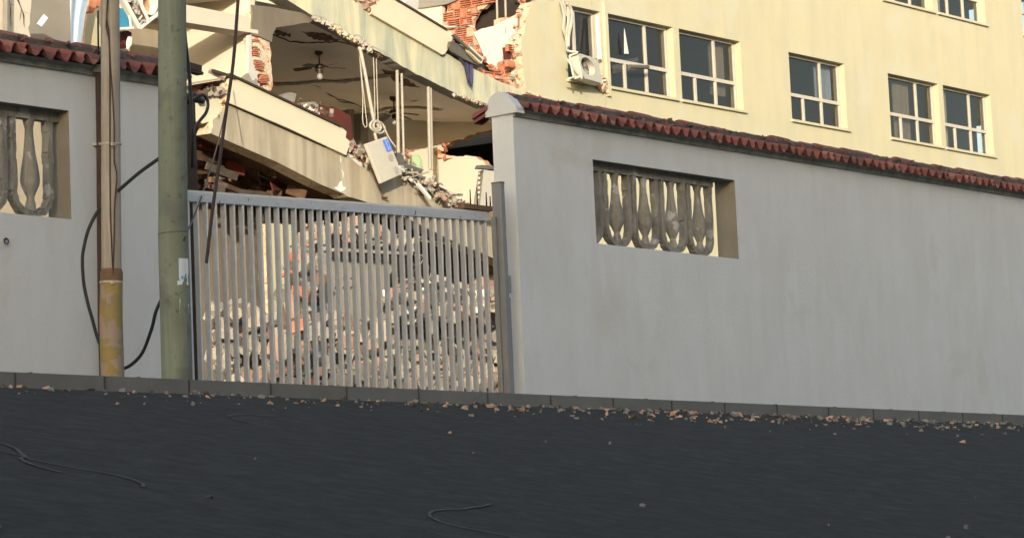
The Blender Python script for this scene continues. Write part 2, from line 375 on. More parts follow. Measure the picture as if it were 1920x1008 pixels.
# ================================================================== GROUND
def ground_z(q):                    # q = distance along -N from the camera
    return -EYE + (GZ + EYE) * max(0, min(1, (q - 1) / 15.0))
def sheet(name, mats, qs, s0, s1, lift, label=None):
    m = MB(); vs = []
    for q in qs: vs += [U * s0 - N * q + Z * (ground_z(q) + lift), U * s1 - N * q + Z * (ground_z(q) + lift)]
    m.add(vs, [(2 * i, 2 * i + 1, 2 * i + 3, 2 * i + 2) for i in range(len(qs) - 1)])
    o = m.build(name, mats); o['kind'] = 'structure'; return o
sheet('ground', 'earth', [-900, -20, 0, 1, 5, 10, 16, 19, 25, 60, 900], -900, 900, -.02)
sheet('road', 'asphalt', [-7, 0, 1, 5, 10, 15.98, 16.2], -120, 160, 0)
RG = random.Random(12)
rp = MB(); rc = MB()
def road_pt(s_, q, l): return U * s_ - N * q + Z * (ground_z(q) + l)
for i in range(1500):
    q_ = 16.15 - abs(RG.gauss(0, .45)) if i < 1380 else RG.uniform(9, 16); s_ = RG.gauss(27, 5) if i % 2 else RG.uniform(4, 52)
    rp.chunk(road_pt(s_, max(q_, 5), .004), RG.uniform(.5, 1) ** 3 * .06, RG, RG.choice((0, 0, 0, 1, 1, 2)), .7)
for i in range(26):
    x, y, a = RG.uniform(5, 50), RG.uniform(8, 15), RG.uniform(0, 6.3); w = RG.uniform(.006, .014); prev = None
    for k in range(RG.randrange(8, 30)):
        a += RG.uniform(-.5, .5); nx, ny = x + .18 * cos(a), y + .18 * sin(a)
        if 2 < ny < 15.9:
            dx, dy = -sin(a) * w, cos(a) * w; cur = (road_pt(nx + dx, ny + dy, .008), road_pt(nx - dx, ny - dy, .008))
            if prev: rc.add([prev[0], cur[0], cur[1], prev[1]], [(0, 1, 2, 3)])
            prev = cur
        x, y = nx, ny
tag(rp.build('gravel', ['rubble_grey', 'rubble_dark', 'brick_dust']), 'small stones and grit strewn along the gutter', 'gravel', kind='stuff')
o = rc.build('road_cracks', 'rubble_dark', fix=False); o['kind'] = 'structure'
pv = MB()
for a, b in ((16.2, 20.88),):
    zt = GZ + .13
    pv.add([U * -60 - N * a + Z * (GZ - .3), U * 110 - N * a + Z * (GZ - .3), U * 110 - N * a + Z * zt, U * -60 - N * a + Z * zt,
            U * -60 - N * b + Z * zt, U * 110 - N * b + Z * zt], [(0, 1, 2, 3), (3, 2, 5, 4)])
for i in range(70):
    s = -20 + i * 1.2
    pv.obox(U * s - N * 18.5 + Z * (zt + .001), U, N, Z, .006, 2.3, .004, 1)
for i in range(90):
    s = -20 + i * 1.0 + RNG.uniform(-.03, .03)
    pv.obox(U * s - N * 16.198 + Z * (GZ + .05), U, N, Z, .007, .004, .075, 1)
    if RNG.random() < .0: pv.chunk(U * (s + .4) - N * (16.2) + Z * (zt - .005), RNG.uniform(.05, .12), RNG, 1, .5)
o = pv.build('pavement', ['pavement_concrete', 'rubble_dark']); o['kind'] = 'structure'

# ================================================================== THE BUILDING ACROSS THE STREET (unseen behind the camera, sized to shade the wall)
def opposite():
    q = 12.0; top = 6.0 + (q - CW) * math.tan(SUN_EL) / (SUN_AZ.dot(N)); base = -EYE
    root = empty('unseen_block', N * q + Z * base, 'unseen plain ochre apartment block across the street, sized to shade the wall', 'building')
    fr = Fr(N * q, -U, -N); m = MB(); holes = []
    f = 0
    z = base + 1.2
    while z + 1.6 < top - .8:
        a = -48
        while a < 52: holes.append([(a, z), (a + 1.6, z), (a + 1.6, z + 1.4), (a, z + 1.4)]); a += 4.2
        z += 3.0
    m.prism(fr, [(-52, base), (56, base), (56, top), (-52, top)], .3, holes)
    for sgn, a in ((1, 56), (-1, -52)): m.obox(fr.at(a - sgn * .15, (base + top) / 2, -5.3), U, N, Z, .15, 5.0, (top - base) / 2)
    m.obox(fr.at(2, (base + top) / 2, -10.4), U, N, Z, 54, .1, (top - base) / 2)
    m.build('wall', 'ochre_wall', root)
    r_ = MB(); r_.obox(fr.at(2, top - .2, -5.3), U, N, Z, 53.6, 4.9, .1); r_.build('roof', 'pavement_concrete', root)
    for i, h in enumerate(holes[:90]):
        w = MB(); (a, z), (b, _), (_, z2), _ = h
        w.obox(fr.at((a + b) / 2, (z + z2) / 2, -.2), U, N, Z, (b - a) / 2, .01, (z2 - z) / 2); w.build('window', 'glass', root)
opposite()

# ================================================================== STREET WALLS
def wave(t, r=.5): return abs(sin(pi * t)) ** .8
def tiles(m, s0, s1, zr, ze, kr, ke, pitch=.205, back=False):
    """barrel tiles from the ridge (k = kr) down to the eave (k = ke), one corrugated shell with thickness"""
    n = int((s1 - s0) / pitch); sub = 16
    for i in range(n):
        x0 = s0 + i * pitch; jz = RNG.uniform(-.012, .012); je = RNG.uniform(-.02, .02)
        ring = []
        for j in range(sub + 1):
            t = j / sub
            # cover arch on the first 60 %, shallow pan on the rest
            if t < .5: h = .052 * sin(pi * t / .5) ** .7
            else: h = -.034 * max(0, sin(pi * (t - .5) / .5)) ** .55
            xx = x0 + pitch * t
            ring.append((xx, h))
        vs = []
        for (kk, zz, mul) in ((kr, zr, .8), ((kr + ke) / 2, (zr + ze) / 2 + .004, .95), (ke + je, ze + jz, 1.12)):
            for xx, h in ring: vs.append(U * xx + N * (CW + kk) + Z * (zz + h * mul))
            for xx, h in ring: vs.append(U * xx + N * (CW + kk) + Z * (zz + h * mul - .016))
        w = sub + 1; fs = []; mi_ = RNG.choice((0, 0, 0, 1, 2))
        for a in range(2):
            b0 = a * 2 * w; b1 = (a + 1) * 2 * w
            for j in range(sub): fs.append((b0 + j, b0 + j + 1, b1 + j + 1, b1 + j)); fs.append((b0 + w + j, b1 + w + j, b1 + w + j + 1, b0 + w + j + 1))
        b = 4 * w
        for j in range(sub): fs.append((b + j, b + j + 1, b + w + j + 1, b + w + j))
        m.add(vs, fs, mi_, True)
def ridge(m, s0, s1, z, k, r=.085, L=.38):
    s = s0
    while s < s1:
        rr = r * RNG.uniform(.93, 1.05); e = min(s + L, s1); dz = RNG.uniform(-.012, .015); n = 8; vs = []
        for (ss, q) in ((s, 1.0), (e + .03, .86)):
            for j in range(n + 1):
                a = pi * j / n; vs.append(U * ss + N * (CW + k + cos(a) * rr * q * 1.25) + Z * (z + dz + sin(a) * rr * q))
        q_ = RNG.choice((0, 0, 1, 2)); m.add(vs, [(j, j + 1, n + 1 + j + 1, n + 1 + j) for j in range(n)], q_, True)
        m.add([U * s + N * (CW + k + cos(pi * j / n) * rr * 1.25) + Z * (z + dz + sin(pi * j / n) * rr) for j in range(n + 1)], [tuple(range(n + 1))], 0)
        s += L
TH = .30
def lattice(root, label, s_right, z0, z1, n, k, period=.64, direction=-1, first=0.0):
    """precast cement grille: U loops, each with a turned baluster in the middle"""
    p = MB()
    fr = FWl(k); a_lo = min(s_right, s_right + direction * (n * period + first)) ; a_hi = max(s_right, s_right + direction * (n * period + first))
    p.obox(fr.at((a_lo + a_hi) / 2, z1 - .05, -.05), U, N, Z, (a_hi - a_lo) / 2, .05, .05)
    pan = p.build('grille_panel', ['weathered_concrete'], root); tag(pan)
    for i in range(n):
        c = s_right + direction * (first + period * (i + .5)); m = MB(); rg = random.Random(i + int(k * 100) + n)
        W = .255; zb = z0 + .05; R = .20; pts = []
        pts.append((c - W, z1 - .09))
        for j in range(8):
            t = j / 7; pts.append((c - W + rg.uniform(-.006, .006), z1 - .1 - (z1 - .1 - zb - R) * t))
        for j in range(1, 8): a = pi + pi / 2 * j / 7; pts.append((c - W + R + R * cos(a), zb + R + R * sin(a)))
        pts.append((c, zb))
        right = [(2 * c - x, z) for x, z in pts[::-1]]
        full = pts + right[1:]
        prev = None
        for x, z in full:
            if prev: m.bar(fr.at(prev[0], prev[1], -.05), fr.at(x, z, -.05), .09 + rg.uniform(-.004, .004), .062 + rg.uniform(-.012, .014), N)
            prev = (x, z)
        m.build('grille_loop', 'weathered_concrete', root)
        b = MB(); H = z1 - .1 - zb
        prof = [(.03, 0), (.055, .02), (.05, .10), (.035, .16), (.05, .20), (.09, .30), (.098, .36), (.085, .48), (.062, .62), (.045, .80), (.04, .9), (.055, .97), (.06, 1.0)]
        lathe(b, [(r, zb + z * H) for r, z in prof], fr.at(c, 0, -.05), n=14)
        b.build('baluster', 'weathered_concrete', root)
def street_wall(name, label, px0, px1, hole, capend):
    s0 = FWl().px(px0, 300)[0]; s1 = FWl().px(px1, 300)[0]
    zr = 5.56 if capend else 5.305; zw = 5.385 if capend else 5.115
    root = empty(name, U * ((s0 + s1) / 2) + N * (CW - TH / 2) + Z * GZ, label, 'wall', 'grey street walls either side of the gate')
    fr = FWl(); m = MB(); m.prism(fr, [(s0, GZ - .3), (s1, GZ - .3), (s1, zw), (s0, zw)], TH, [hole], mh=1, ms=0)
    w = m.build('wall', ['grey_plaster', 'cement_reveal'], root)
    mo = MB()
    prof = [(CW - TH - .04, zw - .05), (CW + .025, zw - .05), (CW + .03, zw + .0), (CW + .08, zw + .03), (CW - TH / 2, zr - .05), (CW - TH - .06, zw + .03)]
    vs = [U * s + N * a + Z * b for s in (s0 + .003, s1 - .003) for a, b in prof]; k = len(prof)
    mo.add(vs, [(i, (i + 1) % k, k + (i + 1) % k, k + i) for i in range(k)] + [tuple(range(k)), tuple(range(k, 2 * k))])
    mo.build('moulding', ['grey_plaster_dirty'], root)
    t = MB(); a0 = s0 + (.10 if capend else 0)
    tiles(t, a0, s1, zr - .035, zr - .125, -TH / 2 + .03, .17); tiles(t, a0, s1, zr - .035, zr - .125, -TH / 2 - .03, -TH - .17)
    t.build('tiled_coping', ['roof_tile', 'roof_tile_pale', 'roof_tile_dark'], root)
    r_ = MB(); ridge(r_, a0, s1, zr + .015, -TH / 2); r_.build('ridge_tiles', ['roof_tile', 'roof_tile_pale', 'roof_tile_dark'], root)
    b = MB()
    for i in range(int((s1 - s0) * 14)):
        b.chunk(U * RNG.uniform(a0, s1) + N * (CW - TH / 2 + .115 + RNG.uniform(-.01, .02)) + Z * (zr + RNG.uniform(-.045, .05)), RNG.uniform(.03, .075), RNG, RNG.choice((0, 0, 1)), .6)
    b.bar(U * a0 + N * (CW - TH / 2 + .03) + Z * (zr - .0), U * s1 + N * (CW - TH / 2 + .03) + Z * (zr - .0), .17, .085); b.build('mortar_bed', ['tile_mortar', 'roof_tile'], root)
    return root, s0, s1
frw = FWl()
# left wall and its grille opening (photo: right jamb at x 130, top 205, bottom 411)
rj = frw.px(131, 300)[0]; zt_ = frw.px(130, 208)[1]; zb_ = frw.px(133, 411)[1]
lw, ls0, ls1 = street_wall('boundary_wall', 'long grey plastered wall left of the gate, tile coping crossed by both poles', -560, 345,
                     [(rj - 3.3, zb_), (rj, zb_), (rj, zt_), (rj - 3.3, zt_)], False)
lattice(lw, '', rj - .0, zb_, zt_, 4, -.13, first=.06)
lj = frw.px(1115, 380)[0]; zt2 = frw.px(1113, 299)[1]; zb2 = frw.px(1118, 456)[1]
rw, rs0, rs1 = street_wall('boundary_wall', 'grey plastered wall right of the gate with rounded end cap and tile coping', 965, 2150,
                     [(lj, zb2), (lj + 3.3, zb2), (lj + 3.3, zt2), (lj, zt2)], True)
lattice(rw, '', lj, zb2, zt2, 5, -.13, direction=1, first=-.22)
# rounded end cap of the right wall
fe = Fr(U * (rs0), N, -U)
m = MB(); cp = []
c0, w_ = CW - TH / 2, TH / 2 + .07
pr = [(a_, z_ + .06) for a_, z_ in [(-1.0, 5.30), (-.98, 5.40), (-.80, 5.485), (-.5, 5.55), (-.15, 5.585), (.1, 5.575), (.4, 5.525), (.75, 5.455), (1.0, 5.39), (1.05, 5.31)]]
cp = [(c0 + a * w_, z) for a, z in pr]
m.prism(fe, cp, .16, off=.03); m.build('end_cap', ['grey_plaster', 'grey_plaster'], rw)
m = MB()
for j, (dx, dz) in enumerate(((0, 0), (.10, -.05))):
    p = U * (rs0 + .02 + dx * .3) + N * (CW - TH - .02) + Z * (5.45 + dz); q = p - N * .2 - Z * .10 - U * .02; vs = []
    for pp, r in ((p, .075), (q, .088)):
        for a in range(9): vs.append(pp + (U * cos(pi * a / 8) + Z * sin(pi * a / 8)) * r)
    m.add(vs, [(a, a + 1, 10 + a, 9 + a) for a in range(8)] + [tuple(range(9, 18))])
m.build('loose_tile', ['roof_tile'], rw)
# hook on the left wall
m = MB(); hc = PW(12, 452, .03)
m.tube([hc + (U * cos(a) + Z * sin(a)) * .028 for a in [2 * pi * i / 14 for i in range(14)]] + [hc + U * .028], .007, 6)
m.tube([hc + Z * .02, hc + Z * .02 - N * .06], .008, 6)
tag(m.build('wall_hook', ['dark_iron']), 'small rusty ring hook in the grey wall below the left grille', 'hook')
# marks on the walls: cracks and worn spots
bw = bvh_of(lw.children[0], rw.children[0])
m = MB()
for pts, w in (([(105, 415), (137, 460), (140, 466)], 1.2), ([(93, 412), (96, 455), (92, 470)], .8), ([(140, 270), (150, 262), (165, 258)], .6), ([(162, 480), (172, 492), (175, 505)], .6)): crack(m, bw, pts, w)
m.build('cracks', ['rubble_dark'], lw)
m = MB()
for pts, w in (([(1101, 522), (1103, 545)], 1.2), ([(1040, 205), (1060, 212)], .7)): crack(m, bw, pts, w)
m.build('cracks', ['rubble_dark'], rw)

# ================================================================== GATE
GK = -.16
frg = FWl(GK); gs0 = frg.px(300, 400)[0]; gs1 = frg.px(917, 420)[0]; GT = 4.13
gate = empty('sliding_gate', U * ((gs0 + gs1) / 2) + N * (CW + GK) + Z * GZ, 'wide grey metal gate of upright slats under a pale dented top rail', 'gate')
zA = frg.px(358, 357)[1]; sA = frg.px(358, 357)[0]; zB = frg.px(915, 396)[1]; sB = frg.px(915, 396)[0]
def gt(s_): return zA + (zB - zA) * (s_ - sA) / (sB - sA)
m = MB()
m.bar(frg.at(gs0, gt(gs0) - .065, -.03), frg.at(gs1, gt(gs1) - .065, -.03), .07, .094)
m.build('top_rail', ['rail_paint'], gate)
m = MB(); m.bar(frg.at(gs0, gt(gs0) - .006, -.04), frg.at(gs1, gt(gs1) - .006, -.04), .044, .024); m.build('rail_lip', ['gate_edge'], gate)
m = MB(); m.obox(frg.at((gs0 + gs1) / 2, GZ + .2, -.03), U, N, Z, (gs1 - gs0) / 2, .035, .05); m.build('bottom_rail', ['rail_paint'], gate)
s = gs1 - .06; i = 0
while s > gs0:
    m = MB(); dn = RNG.uniform(-.004, .004); ds = RNG.uniform(-.004, .004)
    p = frg.at(s + ds, GZ + .245, -.035 + dn); q = frg.at(s, gt(s) - .112, -.035)
    m.bar(p, q, .058, .012, N); m.bar(p + N * .031 + U * .004, q + N * .031 + U * .004, .005, .022, N, 1)  # paler front strip paints in the highlight along each slat
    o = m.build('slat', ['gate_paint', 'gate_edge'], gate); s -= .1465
def box_post(name, label, pxs, ytop, fr, w, d, mats, mat2='rust'):
    a = fr.px(pxs, ytop)[0]; zt = fr.px(pxs, ytop)[1]
    m = MB(); m.obox(fr.at(a, (GZ + zt) / 2, -d / 2), U, N, Z, w / 2, d / 2, (zt - GZ) / 2)
    return m, a, zt
m, a_, z_ = box_post('', '', 942, 343, FWl(.05), .07, .13, None)
root = empty('gate_post', FWl(.05).at(a_, GZ, -.06), 'blue grey steel post with rusty top against the right wall end', 'gate post')
m.build('post', ['post_paint'], root)
m2 = MB(); m2.obox(FWl(.05).at(a_, z_ + .008, -.065), U, N, Z, .039, .068, .008); m2.build('rusty_rim', ['rust'], root)
m2 = MB(); zz = FWl(.05).px(950, 532)[1]
m2.obox(FWl(.05).at(a_ + .06, zz, -.03), U, N, Z, .028, .03, .10); m2.obox(FWl(.05).at(a_ + .055, zz / 2 - .05 + GZ / 2, -.04), U, N, Z, .02, .03, (zz - GZ) / 2 - .1); m2.build('hinge_plate', ['post_paint'], root)
m2 = MB(); m2.obox(FWl(.05).at(a_ - .062, (GZ + GT) / 2, -.1), U, N, Z, .012, .03, (GT - GZ) / 2); m2.build('stop_bar', ['post_paint'], root)
# spiked bracket on the gate's end
fs_ = FWl(-.2); root = empty('spike_bracket', fs_.at(fs_.px(890, 392)[0], fs_.px(890, 395)[1], 0), 'brown angle bracket with upright iron spikes above the gate end', 'bracket')
m = MB(); p0 = fs_.px(865, 395); p1 = fs_.px(920, 392)
m.obox(fs_.at((p0[0] + p1[0]) / 2, fs_.px(890, 389)[1] , 0), U, N, Z, (p1[0] - p0[0]) / 2, .05, .027); m.build('plate', ['rust'], root)
for x, y in ((880, 356), (893, 351), (910, 361), (917, 368)):
    m = MB(); a = fs_.px(x, y); b = fs_.px(x, 390); m.cone(fs_.at(b[0], b[1], .02), fs_.at(b[0] + .0, a[1], .02), .011, .006, 6); m.build('spike', ['dark_iron'], root)
# dark post and cable entry at the gate's left end
root = empty('gate_post', FWl(-.4).at(FWl(-.4).px(356, 400)[0], GZ, 0), 'dark rusty pipe post at the left end of the gate, behind the green pole', 'gate post')
m = MB(); a = FWl(-.4); pt = a.px(357, 192); m.cone(a.at(pt[0] + .0, GZ, 0), a.at(pt[0], pt[1], 0), .055, .05, 14); m.build('post', ['dark_iron'], root)
m = MB(); q = a.px(357, 188); m.tube([a.at(q[0] - .12, q[1], 0), a.at(q[0] + .02, q[1] + .03, .02), a.at(q[0] + .2, q[1] + .01, 0)], [.05, .055, .03], 10); m.build('cable_head', ['black_rubber'], root)
m = MB(); q = a.px(352, 127); m.bar(a.at(q[0] - .1, q[1] + .02, 0), a.at(q[0] + .17, q[1] - .0, 0), .1, .07); m.bar(a.at(q[0] + .02, q[1] - .03, 0), a.at(q[0] + .2, q[1] - .045, 0), .09, .03)
tag(m.build('lamp_hood', ['dark_iron']), 'small dark metal hood sticking out beside the green pole', 'lamp')

# ================================================================== POLES, PIPE, CABLES
def pole_brown():
    D = 29.5; b = Pd(208, 594, D); t = Pd(206, -60, D); gb = GZ + .13 if -N.dot(b) > 16.2 else ground_z(-N.dot(b)); base = b + (b - t).normalized() * 0; base = Vector((b.x, b.y, gb))
    root = empty('utility_pole', base, 'slim weathered brown pole with yellow painted foot and thin wires', 'utility pole')
    j = Pd(209, 508, D)
    m = MB(); m.cone(j, t + (t - j) * .25, .094, .086, 28); m.build('shaft', ['pole_brown'], root)
    m = MB(); m.tube([base, b, Pd(209, 528, D), Pd(209, 512, D), Pd(209, 506, D)], [.112, .108, .105, .104, .094], 28)
    m.build('painted_foot', ['yellow_paint'], root)
    m = MB(); m.tube([Pd(209, 531, D), Pd(209, 519, D), Pd(209, 511, D), Pd(209, 504, D)], [.1065, .106, .1065, .0945], 28, cap=False); m.build('rusty_collar', ['rust'], root)
    for y, r in ((529, .11), (270, .097)):
        m = MB(); m.tube([Pd(208.5, y + 1.6, D), Pd(208.5, y - 1.6, D)], r, 28); c = Pd(212, y, D - .105); m.obox(c, U, N, Z, .02, .012, .014); m.build('strap', ['alu'], root)
    F = D - .10
    for pts in ([(203, -40), (202, 10), (199, 45), (201, 60), (205, 90), (206, 200), (206, 300), (207, 400), (211, 505)],
                [(204, -40), (200, 30), (204, 60), (206, 110), (211, 180), (214, 240), (214, 300), (219, 330), (215, 380), (214, 440), (212, 515)]):
        m = MB(); m.tube(spline([Pd(x, y, F) for x, y in pts], 5), .0065, 6); m.build('wire', ['brown_cable'], root)
pole_brown()
def pole_green():
    D = 27.0; mid = Pd(324.5, 437, D); t = Pd(322.5, -60, D); b = Pd(326, 594, D); gb = GZ + .13 if -N.dot(b) > 16.2 else ground_z(-N.dot(b)); base = Vector((b.x + .01, b.y, gb))
    root = empty('utility_pole', base, 'thick mossy green concrete pole with paper notices, in front of the gate end', 'utility pole')
    m = MB(); m.cone(mid, t + (t - mid) * .2, .125, .119, 36); m.build('upper_shaft', ['pole_green'], root)
    m = MB(); m.cone(base, mid, .131, .128, 36); m.build('lower_shaft', ['pole_green'], root)
    m = MB(); m.tube([Pd(324.5, 438.0, D), Pd(324.4, 436.8, D)], .1292, 36); m.build('joint_line', ['black_rubber'], root)
    def notice(x0, y0, x1, y1, label, mt='paper'):
        m = MB(); n = 7; vs = []; rg = random.Random(int(x0 * 7 + y0)); R = .1335
        for j in range(6):
            y = y0 + (y1 - y0) * j / 5; c = Pd(324.5 + (y - 437) * .0095, y, D)
            for i in range(n):
                x = x0 + (x1 - x0) * i / (n - 1) + (rg.uniform(-1.5, 1.5) if j in (5,) else 0)
                off = max(-.99, min(.99, (x - 324.5) / (R * FPX / D))); R2 = R + (.004 + rg.uniform(0, .006) if i == n - 1 else .0)
                vs.append(c + Vector((off * R2, -math.sqrt(1 - off * off) * R2, 0)) + Z * (rg.uniform(-.01, .01) if j == 5 else 0))
        m.add(vs, [(j * n + i, j * n + i + 1, (j + 1) * n + i + 1, (j + 1) * n + i) for j in range(5) for i in range(n - 1)])
        return tag(m.build('paper_notice', [mt], fix=False), label, 'notice', 'paper notices on the green pole')
    top_notice = notice(336, 487, 351.5, 529, 'white paper notice with a blue foot, topmost on the green pole')
    notice(333, 529, 351.5, 537, 'thin blue white torn strip under the top notice', 'paper')
    notice(337, 563, 352, 589, 'pale torn notice lowest on the green pole')
    m = MB(); 
    for (x0, x1, y0, y1) in ((340, 345, 520, 526), (346, 350, 521, 523)):
        for i in range(1):
            c = []
            for x, y in ((x0, y0), (x1, y0), (x1, y1), (x0, y1)):
                R = .138; cc = Pd(325, y, D); o_ = (x - 324.5) / (R * FPX / D); c.append(cc + Vector((o_ * R, -math.sqrt(max(0, 1 - o_ * o_)) * R, 0)))
            m.add(c, [(0, 1, 2, 3)])
    m.build('printed_emblem', ['paper_blue'], top_notice, fix=False)
pole_green()
m = MB(); pts = [PW(183.5, 128, .07), PW(186, 270, .07), PW(187, 440, .07), PW(188.5, 594, .07)]; e = pts[-1].copy(); e.z = GZ + .13; m.tube(pts + [e], .028, 10)
root = empty('drainpipe', e, 'narrow dark drainpipe down the grey wall beside the brown pole', 'drainpipe')
m.build('pipe', ['dark_iron'], root)
m = MB(); m.obox(PW(183.5, 130, .06), U, N, Z, .05, .05, .035); m.tube(spline([PW(183.5, 126, .07), PW(184.5, 100, .16), PW(184, 60, .25), PW(184, 20, .3)]), .009, 8, mi=1); m.build('pipe_head', ['weathered_concrete', 'black_rubber'], root)
m = MB(); m.obox(PW(186, 271, .05), U, N, Z, .045, .05, .012); m.build('bracket', ['alu'], root)

def cable(name, label, pts, r, mt='black_rubber', n=7, cat='cable', group=None):
    m = MB(); m.tube(spline(pts, n), r, 8); return tag(m.build(name, [mt]), label, cat, group)
cable('black_cable', 'thick black cable looping down the left grey wall from behind the green pole',
      [Pd(310, 288, 27.6), Pd(297, 298, 28), Pd(262, 323, 28.6), Pd(228, 352, 29.3), Pd(206, 371, 29.8), Pd(184, 395, 29.9), Pd(166, 430, 29.9), Pd(157, 465, 29.9), Pd(154.5, 490, 29.9), Pd(157, 530, 29.9), Pd(164, 565, 29.9), Pd(172, 594, 29.9), Pd(190, 650, 29.9), Pd(225, 690, 29.7), Pd(262, 668, 29.2), Pd(283, 620, 28.6), Pd(292, 585, 28.0), Pd(303, 560, 27.5)], .0165)
cable('hanging_cable', 'thick dark cable hanging loose in front of the gate, cut end down',
      [Pd(450, -60, 30), Pd(445, 20, 30), Pd(437, 120, 30), Pd(424, 210, 30), Pd(412, 300, 30), Pd(399, 390, 30), Pd(387, 493, 30)], .0165, 'brown_cable')
cable('hanging_cable', 'thin brown cable slanting from the slab end to the green pole',
      [PB(432, 150, .4), Pd(424, 200, 46), Pd(408, 270, 40), Pd(384, 350, 34), Pd(362, 410, 29.5), Pd(352, 432, 27.3), Pd(345, 450, 26.88)], .009, 'brown_cable')
cable('black_cable', 'black cable running down beside the dark post right of the green pole',
      [Pd(346, 60, 27), Pd(350, 100, 27.2), Pd(355, 140, 28), Pd(358, 190, 30), Pd(361, 250, 32), Pd(360, 320, 33), Pd(357, 372, 33.4), Pd(352, 420, 33.6)], .017)
cable('black_cable', 'short black cable bending in an arc out of the dark post head',
      [PW(362, 186, .15), PW(378, 178, .2), PW(387, 184, .2), PW(390, 197, .2), PW(386, 212, .2), PW(375, 226, .2), PW(366, 240, .18), PW(362, 258, .16)], .017)

# ================================================================== THE DAMAGED BUILDING
BR = empty('collapsed_building', Vector((PB(700, 300).x, PB(700, 300).y, GZ)), 'cream apartment building with sagging broken balconies and torn brick walls', 'building')
F0 = FB()
# --- right hand facade with its windows
s_end = F0.px(2150, 300)[0]
def fz(px, py): return F0.px(px, py)
zsill = fz(1170, 172)[1]; ztop = fz(1170, 41)[1]; FH = 3.0
sW1a, sW1b = fz(1063, 90)[0], fz(1128, 90)[0]
sW2a = fz(1142, 100)[0]
wins = []        # (a0, a1, z0, z1)
zs1 = fz(1100, 154)[1]; zt1 = fz(1100, 17)[1]
wins.append((sW1a, sW1b, zs1, zt1))
a = sW2a; first = True
while a + 2.0 < s_end - 1:
    wins.append((a, a + 2.3, zs1, zt1)); a += 2.3 + (.22 if len(wins) % 3 == 2 else 1.9)
wins2 = [(w[0], w[1], w[2] + FH, w[3] + FH) for w in wins]
ed = [(986, 180), (987, 168, 1), (978, 120, 1), (977, 78, 1), (985, 34, 1), (997, 8, 1), (1030, 0, 1), (1055, -6, 1), (1062, -30, 1), (1050, -160)]
poly = [(s_end, 17.5), ] + [(s_end, GZ), (fz(962, 400)[0], GZ), fz(962, 300), fz(962, 200)] + outline(F0, ed, .05, .08)
poly[-1] = (poly[-1][0], 17.5)
m = MB(); m.prism(F0, poly, .28, [[(a, z0), (b, z0), (b, z1), (a, z1)] for a, b, z0, z1 in wins + wins2], mh=0)
rfac = m.build('facade_wall', ['cream', 'mortar'], BR)
def window(w, frame_mat='alu', rails=(), mull=(), sash=True, lab=None):
    a, b, z0, z1 = w; f = F0.shift(-.17); m = MB(); t = .05
    for (x0, x1, y0, y1) in ((a, b, z0, z0 + t), (a, b, z1 - t, z1), (a, a + t, z0, z1), (b - t, b, z0, z1)):
        m.obox(f.at((x0 + x1) / 2, (y0 + y1) / 2), U, N, Z, (x1 - x0) / 2, .035, (y1 - y0) / 2)
    for r in rails: m.obox(f.at((a + b) / 2, z0 + r * (z1 - z0)), U, N, Z, (b - a) / 2 - t, .03, .035)
    for x, r0, r1 in mull: m.obox(f.at(a + x * (b - a), z0 + (r0 + r1) / 2 * (z1 - z0)), U, N, Z, .03, .028, (r1 - r0) / 2 * (z1 - z0))
    o = m.build('window', [frame_mat], BR)
    g = MB(); g.obox(f.at((a + b) / 2, (z0 + z1) / 2, -.01), U, N, Z, (b - a) / 2 - t, .004, (z1 - z0) / 2 - t); g.build('window_pane', ['glass'], o)
    return o
rwn = random.Random(5)
for i, w in enumerate(wins + wins2):
    if i == 0: window(w, mull=((.42, 0, 1),))
    else:
        o = window(w, rails=(.40,), mull=((.33, 0, .4), (.66, 0, 1)))
        if i > 1:
            a, b, z0, z1 = w; c0 = a + (b - a) * rwn.choice((0, .34, .68)); wd = (b - a) * rwn.uniform(.2, .34); zl = z0 + rwn.choice((0, .3, .6)); m = MB(); vs = []
            for j in range(2):
                for k in range(25): vs.append(F0.at(c0 + wd * k / 24, (z1 - .05, zl)[j], -.32 + .03 * sin(k * 1.3 + i)))
            m.add(vs, [(k, k + 1, 25 + k + 1, 25 + k) for k in range(24)], 0, True); m.build('curtain', [rwn.choice(('blue_cloth', 'inner_plaster', 'beige_dim'))], o, fix=False)
# window sills and the trim on the pier
for w in wins + wins2:
    m = MB(); m.obox(F0.at((w[0] + w[1]) / 2, w[2] - .03, .02), U, N, Z, (w[1] - w[0]) / 2 + .06, .04, .025); m.build('window_sill', ['cream'], BR)
m = MB(); m.obox(F0.at(fz(1135, 90)[0], (zs1 + zt1) / 2, .03), U, N, Z, .05, .03, (zt1 - zs1) / 2 + .2); m.build('pier_trim', ['cream'], BR)
# room behind the windows and the core of the building
m = MB()
m.obox(Fr(N * (CB - 4.6), U, N).at((fz(1020, 100)[0] + s_end) / 2, 9.5), U, N, Z, (s_end - fz(1020, 100)[0]) / 2, .1, 8)
for z in (zs1 - .95, zs1 - .95 + FH, zs1 - .95 + 2 * FH, zs1 - .95 - FH): m.obox(F0.at((fz(1040, 100)[0] + s_end) / 2, z, -2.45), U, N, Z, (s_end - fz(1040, 100)[0]) / 2, 2.1, .1)
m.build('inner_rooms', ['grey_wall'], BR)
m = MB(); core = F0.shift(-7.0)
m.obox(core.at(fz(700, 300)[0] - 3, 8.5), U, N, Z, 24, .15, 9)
m.build('rear_wall', ['dark_brown'], BR)

